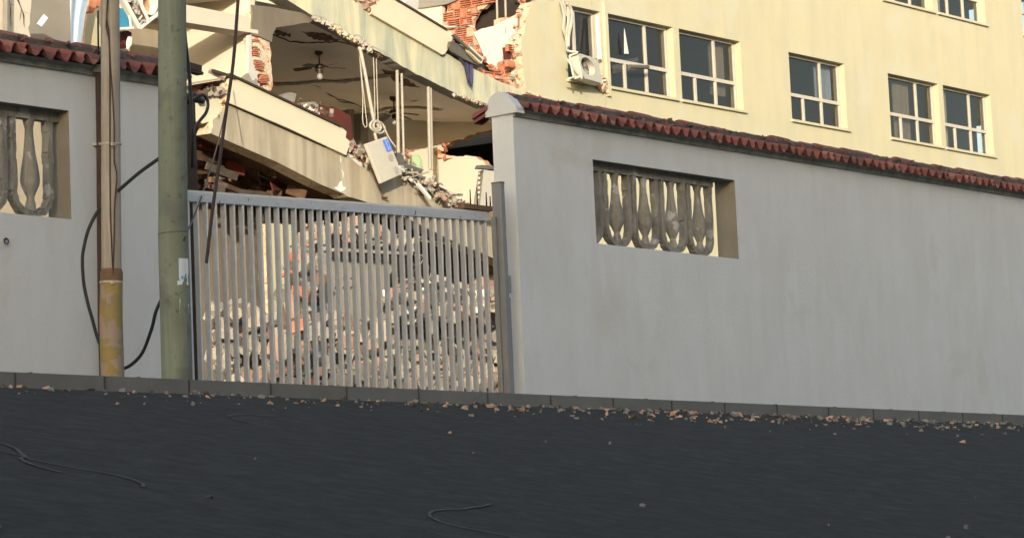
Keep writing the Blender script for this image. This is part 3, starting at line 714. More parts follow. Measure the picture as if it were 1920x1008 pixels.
# --- upper balcony: stained band, cream parapet panel, ceiling under it
band = [(440, -60), (537, -1), (588, 31), (640, 57), (693, 88, 1), (739, 115, .6), (798, 147, .4), (858, 176, 1), (898, 190, .6), (915, 196), (990, 232), (990, 176), (970, 166, .5), (930, 150, .5), (893, 131, .4), (840, 102), (697, 27), (668, -1, 1), (600, -60)]
ub = plate('balcony_band', ['stained_band', 'rubble_grey'], BR, F0.shift(.02), band, .26, amp=.02)
up = plate('parapet_panel', ['cream_panel', 'mortar'], BR, F0.shift(.10), [(698, 27), (700, 14, .5), (713, -3, .5), (690, -30), (739, -3), (800, 33), (838, 56, .4), (849, 61, .6), (848, 75, .6), (842, 86, .6), (835, 100, .5), (830, 103)], .18, amp=.02)
m = MB(); m.bar(PB(736, -5, .12), PB(838, 56, .12), .03, .035); m.bar(PB(700, 29, .06), PB(832, 104, .06), .04, .012); m.build('parapet_trim', ['crack'], BR)
ceil_f = [(440, -60, -.26), (540, 4, -.26), (590, 35, -.26), (640, 61, -.26), (700, 96, -.26), (740, 118, -.26), (800, 151, -.26), (860, 180, -.26), (925, 212, -.26), (985, 240, -.26)]
ceil_b = [(330, 150, -4.2), (400, 178, -4.2), (450, 186, -4.2), (500, 192, -4.2), (540, 197, -4.2), (575, 201, -4.2), (600, 204, -4.1), (625, 208, -4.0), (645, 212, -3.9), (650, 216, -3.7)]
ce = ruled('ceiling_slab', ['ceiling_plaster'], BR, ceil_f, ceil_b, .2)
# lighter downstand strip along the band's foot
m = MB(); 
cp_ = [(537, 2), (588, 34), (640, 60), (693, 91), (739, 118), (798, 150), (858, 179), (905, 200)]
for i in range(len(cp_) - 1): m.bar(PB(*cp_[i], -.13), PB(*cp_[i + 1], -.13), .27, .05, N)
m.build('slab_edge', ['grey_wall'], BR)
# cross wall X2 right of the room (lit below, with the torn hole), and X1 left of it
X2 = FX(985); X1 = FX(488)
w2 = plate('cross_wall', ['inner_plaster', 'brick_dust'], BR, X2, [(985, 222), (985, 600), (560, 600), (560, 200), (640, 206), (760, 208), (918, 203)], .16,
           holes=[[(826, 292, .8), (826, 278, .8), (845, 266, .8), (868, 262, .8), (885, 252, .8), (905, 246, .5), (935, 240), (960, 330), (925, 326, .5), (905, 300, .7), (885, 293, .7), (850, 292, .7)]], amp=.03, step=.06)
tag(w2)
# recess and pilaster on the cross wall (vertical joint at x 822)
m = MB(); bv2 = bvh_of(w2)
crack(m, bv2, [(823, 300), (822, 345)], 2.2, jit=.6, lift=.01); m.build('wall_joint', ['grey_smudge'], BR)
m = MB(); rr = random.Random(4)
for (x, y, s_) in ((823, 286, .14), (829, 293, .15), (836, 296, .10), (845, 295, .12), (836, 277, .16), (831, 281, .10), (842, 270, .08)): m.chunk(X2.at(X2.px(x, y)[0], X2.px(x, y)[1], .03), s_, rr, rr.randrange(2), .8)
m.build('broken_edge', ['brick', 'brick_dust'], BR)
x1w = plate('cross_wall', ['inner_plaster', 'inner_plaster'], BR, X1, [(469, 20), (469, 74), (478, 74), (478, 168, .5), (470, 165, .5), (462, 150, .5), (445, 170), (440, 260), (200, 260), (200, -80), (469, -80)], .12)
# beam crossing above the left room, and the lit recess
be = plate('beam', ['inner_plaster', 'inner_plaster'], BR, FB(-.12), [(240, -10), (300, 0), (468, 32), (468, 60), (350, 41), (240, 25)], .3, amp=0)
m = MB(); m.bar(PB(240, 27, -.24), PB(468, 63, -.24), .36, .06, N); m.build('beam_soffit', ['inner_plaster'], BR)
cl = ruled('ceiling_slab', ['ceiling_plaster'], BR, [(230, -45, -.3), (400, -12, -.3), (520, 10, -.3), (590, 32, -.3)], [(100, 40, -4), (250, 50, -4), (380, 60, -4), (450, 70, -4)], .25)
# brick pillar, broken open
pil = [(470, 22), (505, 25), (507, 70), (505, 84, 1), (509, 100, 1), (507, 115, 1), (510, 140, 1), (508, 170, 1), (498, 172, 1), (486, 150, 1), (478, 118, 1), (474, 90, 1), (470, 70)]
m = MB(); Fp = FB(-.10); pp = outline(Fp, pil, .03, .08)
m.prism(Fp, pp, .16); m.build('pillar', ['mortar', 'mortar'], BR)
m = MB(); fo = Fp.shift(.05); rr = random.Random(77)
for (xa, xb, y0, y1, n_) in ((473, 487, 72, 80, 2), (475, 486, 85, 106, 5), (478, 495, 111, 133, 6), (486, 503, 137, 158, 6)):
    xa0, xb0 = xa, xb; p0 = fo.px(xa, y0); p1 = fo.px(xb, y1)
    m.obox(fo.at((p0[0] + p1[0]) / 2, (p0[1] + p1[1]) / 2 , -.045), U, N, Z, (p1[0] - p0[0]) / 2, .02, (p0[1] - p1[1]) / 2 - .005, 1)
    for k in range(n_):
        zz = p1[1] + (p0[1] - p1[1]) * (k + .5) / n_; e = rr.uniform(-.03, .03)
        m.obox(fo.at((p0[0] + p1[0]) / 2 + e, zz, -.02 + rr.uniform(-.01, .01)), U, N, Z, (p1[0] - p0[0]) / 2 * rr.uniform(.8, 1.05), .028, (p0[1] - p1[1]) / n_ * .33, 0)
m.build('open_bricks', ['brick', 'dark_red'], BR)
m = MB(); Fq = Fp.shift(.03)
m.prism(Fq, outline(Fq, [(466, 66), (472, 70), (472, 100, .5), (477, 122, .5), (484, 150, .8), (473, 153, .5), (466, 137)], .02), .05); m.build('plaster_skin', ['white_plaster', 'white_plaster'], BR)
m = MB(); m.prism(Fr(Fp.o, U, N), outline(Fp, [(469, 10), (505, 14), (560, 24), (592, 36), (575, 44, .4), (545, 48), (515, 52, .5), (508, 66), (507, 80, .5), (470, 66, .5)]), .03, off=.035); m.build('pillar_head', ['brown_wall', 'brown_wall'], BR)  # dark colour stands in for the shade under the upper slab
# things broken out of the ceiling
bc = bvh_of(ce)
for pts in ([(508, 58), (520, 56), (545, 64), (543, 68), (520, 66)], [(565, 60), (600, 60), (615, 66), (640, 74), (625, 78), (590, 72)], [(640, 66), (690, 95), (700, 104), (660, 84)], [(715, 128), (740, 134), (790, 165), (760, 162), (735, 150)], [(840, 176), (890, 193), (868, 190)]):
    m = MB(); patch(m, bc, pts, amp=4); m.build('ceiling_hole', ['ceiling_scar'], BR)
m = MB()
crack(m, bc, [(505, 62), (545, 78), (580, 80), (640, 78), (690, 92)], 2.2)
m.build('ceiling_crack', ['crack'], BR); m = MB(); crack(m, bc, [(612, 173), (635, 186), (660, 192), (690, 205)], 2.4); crack(m, bc, [(635, 190), (655, 193)], 3); crack(m, bc, [(585, 158), (600, 163), (600, 168)], 1.4); crack(m, bc, [(768, 190), (785, 187)], 2)
m.build('ceiling_crack', ['crack'], BR)
m = MB()
for pts, w in (([(508, 157), (560, 156), (600, 151), (640, 152), (690, 146), (735, 139)], 5.5), ([(700, 210), (730, 202), (780, 200), (830, 205)], 4)): crack(m, bc, pts, w, lift=.02, jit=1)
m.build('ceiling_joint', ['beige_dim'], BR)
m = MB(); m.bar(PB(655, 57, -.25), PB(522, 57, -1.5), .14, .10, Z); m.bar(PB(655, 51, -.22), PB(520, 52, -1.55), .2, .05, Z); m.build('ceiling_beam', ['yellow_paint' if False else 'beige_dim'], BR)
# rear of the room: dark red wall, piers
plate('room_back', ['inner_plaster', 'inner_plaster'], BR, FB(-4.3), [(200, 130), (640, 170), (640, 420), (200, 420)], .1)
plate('red_wall', ['dark_red', 'dark_red'], BR, FB(-1.1), [(594, 205, .5), (600, 196, .5), (622, 200, .6), (640, 207, .4), (658, 218), (662, 268), (650, 262), (640, 250), (594, 222)], .08)
m = MB()
for (x0, x1, y0) in ((652, 664, 205), (676, 690, 212)): 
    m.prism(FB(-3.2), [FB(-3.2).px(*p) for p in ((x0, y0), (x1, y0), (x1, 300), (x0, 300))], .15)
m.build('inner_pier', ['grey_wall', 'grey_wall'], BR)

fl = ruled('bounce_floor', ['bounce_pale'], BR, [(425, 168, -.3), (540, 214, -.3), (650, 275, -.3), (760, 336, -.3), (870, 392, -.3), (980, 445, -.3)], [(60, 215, -4.2), (170, 250, -4.2), (270, 290, -4.2), (390, 340, -4.2), (500, 390, -4.2), (620, 440, -4.2)], .05)  # pale sheet added to bounce sunlight up to the ceiling
# --- lower balcony: panel, brown band, underside
lb = [(395, 250), (520, 304), (600, 345), (636, 360, 1), (660, 370), (720, 389), (767, 411), (844, 449), (910, 477), (975, 508), (975, 440), (905, 405, .8), (870, 390, 1), (832, 372, 1), (800, 352, 1), (765, 335, 1), (700, 313, 1), (650, 287), (540, 239), (425, 191), (420, 205, 1), (399, 225, 1)]
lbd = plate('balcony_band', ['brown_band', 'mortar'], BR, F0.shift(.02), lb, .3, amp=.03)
lp = plate('parapet_panel', ['cream_panel', 'mortar'], BR, F0.shift(.10), [(425, 191), (427, 165, .5), (431, 140), (520, 183), (640, 238, .5), (650, 247, .7), (648, 258, .7), (656, 265, .7), (649, 291), (540, 240)], .18, amp=.02)
m = MB(); m.bar(PB(398, 133, .08), PB(440, 146, .12), .05, .05); m.bar(PB(430, 139, .13), PB(640, 237, .13), .05, .03); m.bar(PB(425, 193, .05), PB(649, 292, .05), .05, .014); m.build('parapet_trim', ['crack'], BR)
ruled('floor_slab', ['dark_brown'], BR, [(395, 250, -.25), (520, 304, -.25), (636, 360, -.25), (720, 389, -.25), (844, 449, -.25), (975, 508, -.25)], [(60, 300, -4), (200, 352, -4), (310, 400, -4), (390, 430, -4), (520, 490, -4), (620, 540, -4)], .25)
blb = bvh_of(lbd)
m = MB(); 
for pts in ([(637, 292), (639, 300), (638, 305)], [(640, 317), (643, 325), (642, 335)]): crack(m, blb, pts, 3.2, jit=1)
m.build('bare_plaster', ['white_paint'], BR); m = MB(); patch(m, blb, [(637, 340), (641, 339), (643, 350), (648, 352), (641, 364), (637, 360), (626, 352), (632, 350)], amp=2); m.build('bare_plaster', ['white_paint'], BR); m = MB(); patch(m, blb, [(652, 284), (668, 296), (690, 312), (672, 310), (655, 296)], amp=3)
m.build('bare_plaster', ['white_paint'], BR)
m = MB(); crack(m, blb, [(692, 316), (703, 335), (712, 355), (720, 370)], 1.2, jit=1, lift=.02); m.build('band_crack', ['crack'], BR)
bub = bvh_of(ub); m = MB()
for i in range(26):
    x = 690 + i * 3.2 + RNG.uniform(-1, 1); y = 88 + (x - 693) * .56
    if RNG.random() < .7: crack(m, bub, [(x, y - 1), (x + RNG.uniform(-1, 1), y - RNG.uniform(3, 15))], 1.1, jit=.6)
for i in range(22):
    x = 902 + i * 3.3; y = 142 + (x - 902) * .42; crack(m, bub, [(x, y), (x + RNG.uniform(-.5, .5), y + RNG.uniform(8, 22))], 1.1, jit=.4)
crack(m, bub, [(640, 56), (660, 66), (672, 66), (690, 82), (720, 98), (738, 112)], 1.8)
crack(m, bub, [(588, 28), (605, 32), (620, 44), (640, 48)], 1.6)
m.build('band_crack', ['grey_smudge'], BR)
m = MB(); rr = random.Random(9)
for i in range(60):
    t = rr.random(); x = 588 + t * 110; y = 31 + t * 62 + rr.gauss(0, 2.5); m.chunk(PB(x, y, .02), rr.uniform(.03, .10), rr, rr.randrange(2), .7)
for i in range(30):
    t = rr.random(); x = 850 + t * 55; y = 176 + t * 20 + rr.gauss(0, 1.5); m.chunk(PB(x, y, .02), rr.uniform(.03, .07), rr, rr.randrange(2), .7)
for (x, y, s_) in ((683, 8, .18), (690, 14, .16), (678, 2, .12), (695, 5, .2), (702, -3, .2), (690, -5, .2), (666, -4, .15)): m.chunk(PB(x, y, .04), s_, rr, 2, .6)
m.build('broken_edge', ['mortar', 'grey_smudge', 'rubble_pink'], BR)

rr = random.Random(61)
def rebar(x, y, k, dx, dy):
    m = MB(); m.tube(spline([PB(x, y, k), PB(x + dx * .4 + rr.uniform(-2, 2), y + dy * .5, k + rr.uniform(0, .1)), PB(x + dx, y + dy, k + rr.uniform(0, .2))], 4), .008, 5); m.build('rebar', ['rust'], BR)
for i in range(16): t = rr.random(); rebar(592 + t * 130, 32 + t * 76, -.05, rr.uniform(-8, 10), rr.uniform(2, 11))
for i in range(8): t = rr.random(); rebar(845 + t * 60, 173 + t * 20, -.05, rr.uniform(-4, 8), rr.uniform(2, 8))
for i in range(8): rebar(rr.uniform(962, 984), rr.uniform(5, 160), -.1, rr.uniform(-14, -3), rr.uniform(-4, 6))
for i in range(7): rebar(rr.uniform(398, 424), rr.uniform(160, 225), -.05, rr.uniform(-14, 0), rr.uniform(-4, 8))
for i in range(8): t = rr.random(); rebar(655 + t * 200, 275 + t * 105, .0, rr.uniform(-4, 12), rr.uniform(-12, -2))
# --- upper floor: brick partition torn open, white plaster, dark room
X3 = FX(990)
m = MB(); bk = outline(X3, [(828, 56), (834, 30, .8), (836, 12, .8), (845, 3, .6), (935, -20), (912, 8, 1), (893, 20, 1), (883, 38, 1), (881, 50, 1), (888, 65, 1), (905, 100, .8), (890, 100), (860, 80)], .02, .06)
blocks(m, X3, bk, bw=.27, bh=.18, ribs=4, depth=.1, skip=.1); m.build('brick_partition', ['brick', 'brick_dust'], BR)
m = MB(); bw2 = outline(X3, [(889, 62, .6), (905, 54, .5), (930, 48, .6), (950, 37, .6), (972, 33, .8), (971, 60, .8), (962, 90), (957, 130), (935, 134, 1), (912, 116, 1), (900, 85, .7)], .015, .06)
m.prism(X3.shift(.02), bw2, .12); m.build('white_partition', ['white_plaster', 'brick'], BR)
m = MB(); bk = outline(X3, [(926, 52), (926, 38, 1), (937, 34, 1), (955, 34, 1), (970, 26, 1), (972, 34), (950, 42), (940, 50)], .015, .06); m.prism(X3, bk, .14); m.build('brick_course', ['brick_dust', 'brick'], BR)
# pillar of torn masonry at the wall's broken edge
m = MB(); Ft = FB(-.30); tp = outline(Ft, [(1000, -10, 1), (998, 6, 1), (987, 30, 1), (980, 80, 1), (982, 120, 1), (990, 172), (958, 162, 1), (957, 130, 1), (960, 95, 1), (963, 65, 1), (972, 30, 1), (984, 14, 1), (986, -10, 1)], .04, .06)
m.prism(Ft, tp, .3); rr = random.Random(3)
for i in range(150):
    y = rr.uniform(-8, 165); x = 975 + (0 if y > 60 else (60 - y) * .18) + rr.gauss(0, 7) - (4 if y > 100 else 0)
    m.chunk(PB(x, y, -.22 + rr.uniform(-.1, .1)), rr.uniform(.04, .12), rr, rr.choice((0, 0, 1, 2)), .6)
m.build('torn_masonry', ['mortar', 'brick', 'brick_dust'], BR)
m = MB(); blocks(m, FB(-.12), outline(FB(-.12), [(952, 88, .6), (962, 90, .6), (968, 128, .6), (958, 120, .6)]), bw=.2, bh=.14, ribs=3, depth=.06, skip=0); m.build('open_bricks', ['brick', 'dark_red'], BR)
# black room beyond, small white rods
m = MB(); m.prism(FX(1010), [FX(1010).px(*p) for p in ((860, -80), (990, -80), (990, 140), (860, 140))], .1); m.build('dark_room', ['dark_void', 'dark_void'], BR)  # black sheet painting the unlit room behind the hole
for (x0, y0, x1, y1, k) in ((931, -20, 934, 92, -.6), (947, -20, 949, 62, -.4)):
    m = MB(); m.cone(PB(x0, y0, k), PB(x1, y1, k), .022, .02, 8); tag(m.build('conduit_pipe', ['pipe_paint']), 'thin pale conduit hanging over the %s of the black hole' % ('left part' if x0 < 940 else 'right part'), 'pipe', 'white pipes hanging in the torn floors')
# left part of upper room: white post, wall, ceiling
plate('room_wall', ['inner_plaster', 'inner_plaster'], BR, X3.shift(-.0), [(700, 14), (745, 18), (800, 10), (829, 10), (829, 58), (835, 75), (700, 75)], .1)
plate('room_ceiling', ['grey_wall', 'grey_wall'], BR, X3.shift(.05), [(690, -40), (900, -40), (855, 1), (838, 8), (800, 14), (745, 20), (690, 26)], .1)
m = MB(); f_ = FB(-.9); m.prism(f_, outline(f_, [(761, -30), (788, -30), (785, 4, .6), (784, 26), (762, 26), (760, 4, .6)], .02, .06), .2); m.build('room_post', ['white_plaster', 'white_plaster'], BR)
# broken brick sill with slabs hanging over the band's end
m = MB(); blocks(m, F0.shift(.03), outline(F0, [(905, 126, .5), (915, 135), (960, 150, .5), (972, 162), (958, 166), (925, 148), (898, 132)]), bw=.3, bh=.12, ribs=1, depth=.06, skip=0)
rr = random.Random(5)
for i in range(46):
    t = rr.random(); m.chunk(PB(848 + t * 116, 72 + t * 86 + rr.gauss(0, 5), rr.uniform(-.25, .12)), rr.uniform(.04, .15), rr, rr.choice((0, 1, 1, 2)), .5)
m.build('brick_sill', ['brick', 'brick_dust', 'rubble_pale'], BR)
def board(name, label, cat, pts, k, th, mats, kk=None):
    m = MB(); ks = kk or [k] * len(pts); v = [PB(x, y, kz) for (x, y), kz in zip(pts, ks)]; nrm = (v[1] - v[0]).cross(v[2] - v[0]).normalized()
    if nrm.dot(v[0]) > 0: nrm = -nrm
    n = len(v); m.add(v + [p - nrm * th for p in v], [tuple(range(n)), tuple(range(n, 2 * n))[::-1]]); m.add(v + [p - nrm * th for p in v], [(i, (i + 1) % n, n + (i + 1) % n, n + i) for i in range(n)], 1)
    o = m.build(name, mats)
    if label: tag(o, label, cat)
    return o
board('grey_mat', 'dark grey curled mat lying over the broken upper balcony end', 'mat', [(844, 78), (860, 82), (880, 96), (905, 122), (900, 125), (872, 112), (850, 98), (843, 88)], .18, .05, ['grey_sheet'])
board('plaster_board', 'cream plaster slab leaning on the dark mat above the purple cloth', 'slab', [(876, 90), (884, 88), (907, 110), (903, 120), (895, 114), (880, 98)], .28, .06, ['cream_panel', 'mortar'])
board('dark_strip', 'thin dark rail lying down from the upper parapet end to the rubble', 'rail', [(849, 66), (853, 64), (905, 112), (902, 114)], .3, .04, ['grey_sheet'])
m = MB(); m.cone(PB(832, 50, -.2), PB(862, 52, -.1), .02, .02, 6); tag(m.build('broken_lath', ['alu']), 'longer pale lath at the upper parapet end below the open bricks', 'lath')
m = MB(); m.cone(PB(875, 48, -.3), PB(889, 51, -.1), .02, .02, 6); tag(m.build('broken_lath', ['alu']), 'short pale lath stub beside the edge of the black hole', 'lath')
# hanging purple cloth
def cloth(name, label, outline_l, outline_r, k, mt, folds=4, amp=.03, cat='cloth', pf=PB):
    m = MB(); n = len(outline_l); w = 22; vs = []
    for j in range((n - 1) * 4 + 1):
        t = j / 4; i = min(int(t), n - 2); f = t - i
        l = [outline_l[i][q] + (outline_l[i + 1][q] - outline_l[i][q]) * f for q in (0, 1)]; r = [outline_r[i][q] + (outline_r[i + 1][q] - outline_r[i][q]) * f for q in (0, 1)]
        for x in range(w):
            g = x / (w - 1); px = l[0] + (r[0] - l[0]) * g; py = l[1] + (r[1] - l[1]) * g
            vs.append(pf(px, py, k + amp * sin(g * folds * 2 * pi + t * .5 + 1.5 * sin(g * 3)) + amp * .3 * sin(g * 11 + t * 1.3)))
    rows = (n - 1) * 4 + 1
    m.add(vs, [(j * w + x, j * w + x + 1, (j + 1) * w + x + 1, (j + 1) * w + x) for j in range(rows - 1) for x in range(w - 1)], 0, True)
    return tag(m.build(name, [mt], fix=False), label, cat)
cloth('hanging_cloth', 'dark purple garment hanging over the stained upper balcony band', [(853, 99), (862, 108), (869, 118), (872, 130), (874, 140), (876, 150), (879, 156), (885, 164)],
      [(866, 98), (878, 112), (886, 124), (888, 132), (887, 144), (887, 152), (886, 159), (886, 165)], .12, 'purple_cloth', folds=2, amp=.02)

# --- hanging things in the lower room
def fan(px, py, k, label, rot=0.3, droop=0.0, tilt=0, R=.46):
    top = PB(px, py, k); root = empty('ceiling_fan', top, label, 'ceiling fan', 'ceiling fans on the sagging ceiling')
    m = MB(); lathe(m, [(.001, .02), (.075, .02), (.07, -.03), (.03, -.06), (.001, -.06)], top, n=16); m.build('canopy', ['fan_dark'], root)
    m = MB(); m.cone(top, top - Z * .22, .012, .012, 8); m.build('downrod', ['fan_dark'], root)
    c = top - Z * .25
    m = MB(); lathe(m, [(.001, .045), (.06, .04), (.085, .01), (.085, -.02), (.05, -.04), (.045, -.09), (.05, -.12), (.001, -.12)], c, n=18); m.build('motor', ['fan_dark'], root)
    m = MB(); lathe(m, [(.03, -.12), (.05, -.15), (.055, -.19), (.04, -.22), (.001, -.235)], c, n=16); m.build('lamp_shade', ['lamp_glass'], root)
    for i in range(5):
        a = rot + 2 * pi * i / 5; d = Vector((cos(a), sin(a), 0)); e = Vector((-sin(a), cos(a), 0)); m = MB()
        m.bar(c + d * .07, c + d * .16, .03, .01, e)
        pts = [(.14, .035), (.2, .055), (R - .06, .07), (R, .05)]; vs = []
        for x, w in pts:
            z = -.02 * x / R - droop * x
            vs += [c + d * x + e * w + Z * (z + w * .22), c + d * x - e * w + Z * (z - w * .22)]
        n = len(vs); vs2 = vs + [v - Z * .008 for v in vs]
        m.add(vs2, [(2 * i_, 2 * i_ + 1, 2 * i_ + 3, 2 * i_ + 2) for i_ in range(3)] + [(n + 2 * i_, n + 2 * i_ + 2, n + 2 * i_ + 3, n + 2 * i_ + 1) for i_ in range(3)] + [(0, 2, n + 2, n), (1, n + 1, n + 3, 3), (n - 2, n - 1, 2 * n - 1, 2 * n - 2), (0, n, n + 1, 1), (2, 4, n + 4, n + 2), (4, 6, n + 6, n + 4), (3, n + 3, n + 5, 5), (5, n + 5, n + 7, 7)])
        m.build('blade', ['fan_dark'], root)
def ceil_k(px, py):
    p = cast(bc, px, py, 0); return N.dot(p) - CB
fan(598, 98, ceil_k(598, 98), 'dark ceiling fan with glass lamp in the middle of the sagging ceiling', rot=.35)
fan(738, 184, ceil_k(738, 182), 'second dark ceiling fan, half hidden behind the pale pipes', rot=.9, droop=.15)
for (x0, y0, x1, y1, k, r, lab) in ((744.5, 132, 747, 292, -.15, .030, 'left pipe of the pair'), (753, 138, 757, 292, -.05, .022, 'thinner right pipe of the pair'), (803, 163, 806, 318, -.15, .030, 'single pipe standing farther right')):
    m = MB(); m.cone(PB(x0, y0, k), PB(x1, y1, k), r, r, 10)
    if x0 > 800: m.cone(PB(x0 + 5, y0 + 2, k), PB(x1 + 4.5, y1 + 1, k), r * .6, r * .6, 8)
    tag(m.build('conduit_pipe', ['pipe_paint']), 'pale upright %s below the upper slab' % lab, 'pipe', 'white pipes hanging in the torn floors')
# rope with its knot
m = MB(); m.tube(spline([PB(674, 90, .02), PB(678, 105, .1), PB(686, 145, .12), (PB(694, 190, .14)), PB(701, 226, .15)], 5), .03, 10)
m.tube([PB(672, 90, .05), PB(676, 93, .08), PB(682, 91, .05)], .03, 8)
m.tube(spline([PB(x, y, .22) for x, y in ((701, 226), (696, 230), (694, 236), (698, 243), (706, 246), (712, 244), (714, 238), (710, 231), (703, 228), (700, 236), (704, 242), (710, 240), (707, 233))], 4), .022, 8)
m.tube(spline([PB(x, y, .22) for x, y in ((706, 226), (714, 230), (721, 238), (720, 246), (712, 250), (702, 247))], 4), .016, 8)
m.tube(spline([PB(x, y, .24) for x, y in ((718, 233), (724, 248), (732, 263), (742, 276))], 4), .016, 8)
m.tube(spline([PB(x, y, .2) for x, y in ((704, 244), (703, 252), (705, 260), (706, 266))], 4), .026, 8)
tag(m.build('hanging_rope', ['rope_white']), 'thick pale knotted cord hanging from the slab edge to the white metal box', 'rope')
for pts, lab in (([(674, 96), (676, 130), (680, 180), (680, 225), (683, 236), (686, 239), (688, 232), (685, 205), (682, 175), (678, 140), (675, 100)], 'thin pale cord hanging in a long loop left of the knot'),
                 ([(700, 108), (702, 160), (703, 225)], 'thin pale string right of the knotted cord, nearer to it'), ([(705.5, 110), (707, 170), (709, 228)], 'thin pale string right of the knotted cord, farther from it')):
    cable('hanging_string', lab, [PB(x, y, -.05) for x, y in pts], .0085, 'rope_white', 4, 'string', 'strings hanging from the slab edge')
# white metal box hanging on the cord
def hbox():
    q = [(686, 270), (726, 256), (755, 326), (715, 344)]; v = [PB(x, y, .38) for x, y in q]; c = sum(v, Vector()) / 4
    root = empty('metal_box', v[3], 'white metal box with blue label hanging askew on the knotted cord', 'metal box')
    m = MB(); b = [p - N * .06 for p in v]; m.add(v + b, [(0, 1, 2, 3), (7, 6, 5, 4), (0, 4, 5, 1), (1, 5, 6, 2), (2, 6, 7, 3), (3, 7, 4, 0)])
    body = m.build('body', ['offwhite_metal'], root)
    md = body.modifiers.new('bevel', 'BEVEL'); md.width = .012; md.segments = 2
    def onf(u_, w_, lift=.012): return v[0] + (v[1] - v[0]) * u_ + (v[3] - v[0]) * w_ + N * lift
    m = MB(); m.add([onf(*p) for p in ((.72, .05), (.98, .05), (.98, .34), (.72, .34))], [(0, 1, 2, 3)]); m.build('blue_label', ['label_blue'], root)
    m = MB()
    for x in (.82, .90):
        for i in range(8):
            w0 = .08 + i * .031
            if RNG.random() < .85: m.add([onf(x, w0, .015), onf(x + .02, w0, .015), onf(x + .02, w0 + .02, .015), onf(x, w0 + .02, .015)], [(0, 1, 2, 3)])
    m.build('label_text', ['paper'], root)
    m = MB()
    for (cx, cy, rx, ry) in ((.80, .50, .11, .10), (.82, .82, .10, .10)):
        pts = []
        for i in range(18): a = 2 * pi * i / 18; r_ = RNG.uniform(.85, 1.1); pts.append(onf(cx + rx * r_ * cos(a), cy + ry * r_ * sin(a)))
        m.add(pts, [tuple(range(18))])
    m.build('knockout_hole', ['grey_smudge'], root)
hbox()
m = MB(); m.chunk(PB(722, 369, .12), .10, random.Random(2), 0, .5); m.tube(spline([PB(692, 316, .1), PB(703, 335, .12), PB(712, 355, .12), PB(721, 369, .12)]), .008, 6)
tag(m.build('dangling_wire', ['rust']), 'thin brown wire with a torn socket dangling on the lower band', 'wire')

# --- rubble on the lower balcony and its right end
rubble('rubble', [(655, 272, .0), (690, 300, .0), (705, 308, .0)], 90, .065, ['rubble_pale', 'brick', 'rubble_pink', 'rubble_grey'], 'broken plaster and brick behind the lower parapet end, left of the white box', (5, 5), .12, seed=11)
rubble('rubble', [(745, 300, -.2), (760, 330, .0), (800, 348, .05), (835, 372, .05), (872, 390, .05)], 560, .055, ['rubble_pale', 'rubble_pale', 'rubble_pink', 'rubble_grey', 'rubble_dark'], 'broken plaster and laths heaped along the sloping band right of the white box', (8, 4), .1, seed=12)
rubble('rubble', [(545, 190, -.6), (575, 201, -.6), (600, 212, -.6)], 40, .06, ['rubble_grey', 'rubble_dark', 'rubble_dark', 'dark_brown'], 'dark debris behind the lower cream parapet', (12, 3), .2, seed=13)
m = MB(); rr = random.Random(21)
for i in range(34):
    x = rr.uniform(745, 850); y = 318 + (x - 745) * .52 + rr.gauss(0, 6); L = rr.uniform(8, 34); a = rr.uniform(-.3, .9)
    m.bar(PB(x, y, rr.uniform(.0, .2)), PB(x + L * cos(a), y + L * sin(a), rr.uniform(0, .25)), rr.uniform(.02, .05), rr.uniform(.015, .04), None, rr.randrange(2))
tag(m.build('splintered_laths', ['rubble_pale', 'alu']), 'splintered pale laths sticking from the heap right of the white box', 'laths', kind='stuff')
m = MB(); m.bar(PB(783, 345, .3), PB(806, 372, .35), .05, .05); tag(m.build('white_stick', ['white_paint']), 'white stick lying on the lower band rubble', 'stick')
board('grey_plank', 'dark grey plank under the white box, pointing right to the green cloth', 'plank', [(748, 307), (752, 303), (795, 318), (790, 323), (772, 320)], .1, .06, ['grey_sheet'])
board('grey_bag', 'crumpled dark grey bag between the white box and the paired pipes', 'bag', [(738, 290), (748, 286), (757, 292), (758, 304), (748, 306), (740, 300)], .0, .25, ['grey_sheet'])
m = MB(); f_ = X2.shift(.25)
cpts = [(768, 318), (767, 306), (770, 296), (776, 290), (783, 292), (788, 300), (788, 318)]
m.prism(f_, [f_.px(*p) for p in cpts], .05); tag(m.build('green_cloth', ['green_cloth', 'green_cloth']), 'light green cloth draped against the lit wall behind the grey plank', 'cloth')
m = MB()
for (x0, y0, x1, y1) in ((758, 284, 776, 283), (760, 288, 768, 296), (756, 286, 762, 280)): m.bar(PB(x0, y0, -.2), PB(x1, y1, -.2), .04, .03)
tag(m.build('brick_shards', ['brick']), 'small red brick shards at the foot of the paired pipes', 'brick shards')
# --- grey cushion, white debris on the parapet
for (pts, lab, mt, k) in (([(523, 190), (528, 178), (545, 173), (556, 176), (552, 192), (560, 200)], 'grey plastic bundle behind the lower parapet beside the brick pillar', 'rubble_grey', -.5),
                      ([(565, 198), (570, 192), (590, 191), (597, 197), (597, 215), (575, 210)], 'grey green cushion behind the lower parapet', 'rubble_grey', -.6)):
    board('bundle', lab, 'bundle', pts, k, .12, [mt])
m = MB(); rr = random.Random(31)
for i in range(16): m.chunk(PB(rr.uniform(565, 600), 0, 0) * 0 + PB(572 + i * 1.7, 199 + i * .95 + rr.gauss(0, 1), -.25), .08, rr, i % 2, .6)
tag(m.build('plaster_crumbs', ['white_paint', 'rubble_pink']), 'white plaster crumbs lying behind the lower parapet edge', 'crumbs', kind='stuff')
board('plaster_shard', 'grey plaster shard standing left of the brick pillar foot, behind the parapet', 'shard', [(454, 146), (466, 137), (474, 153), (481, 147), (486, 164), (470, 158)], -.05, .05, ['rubble_grey'])
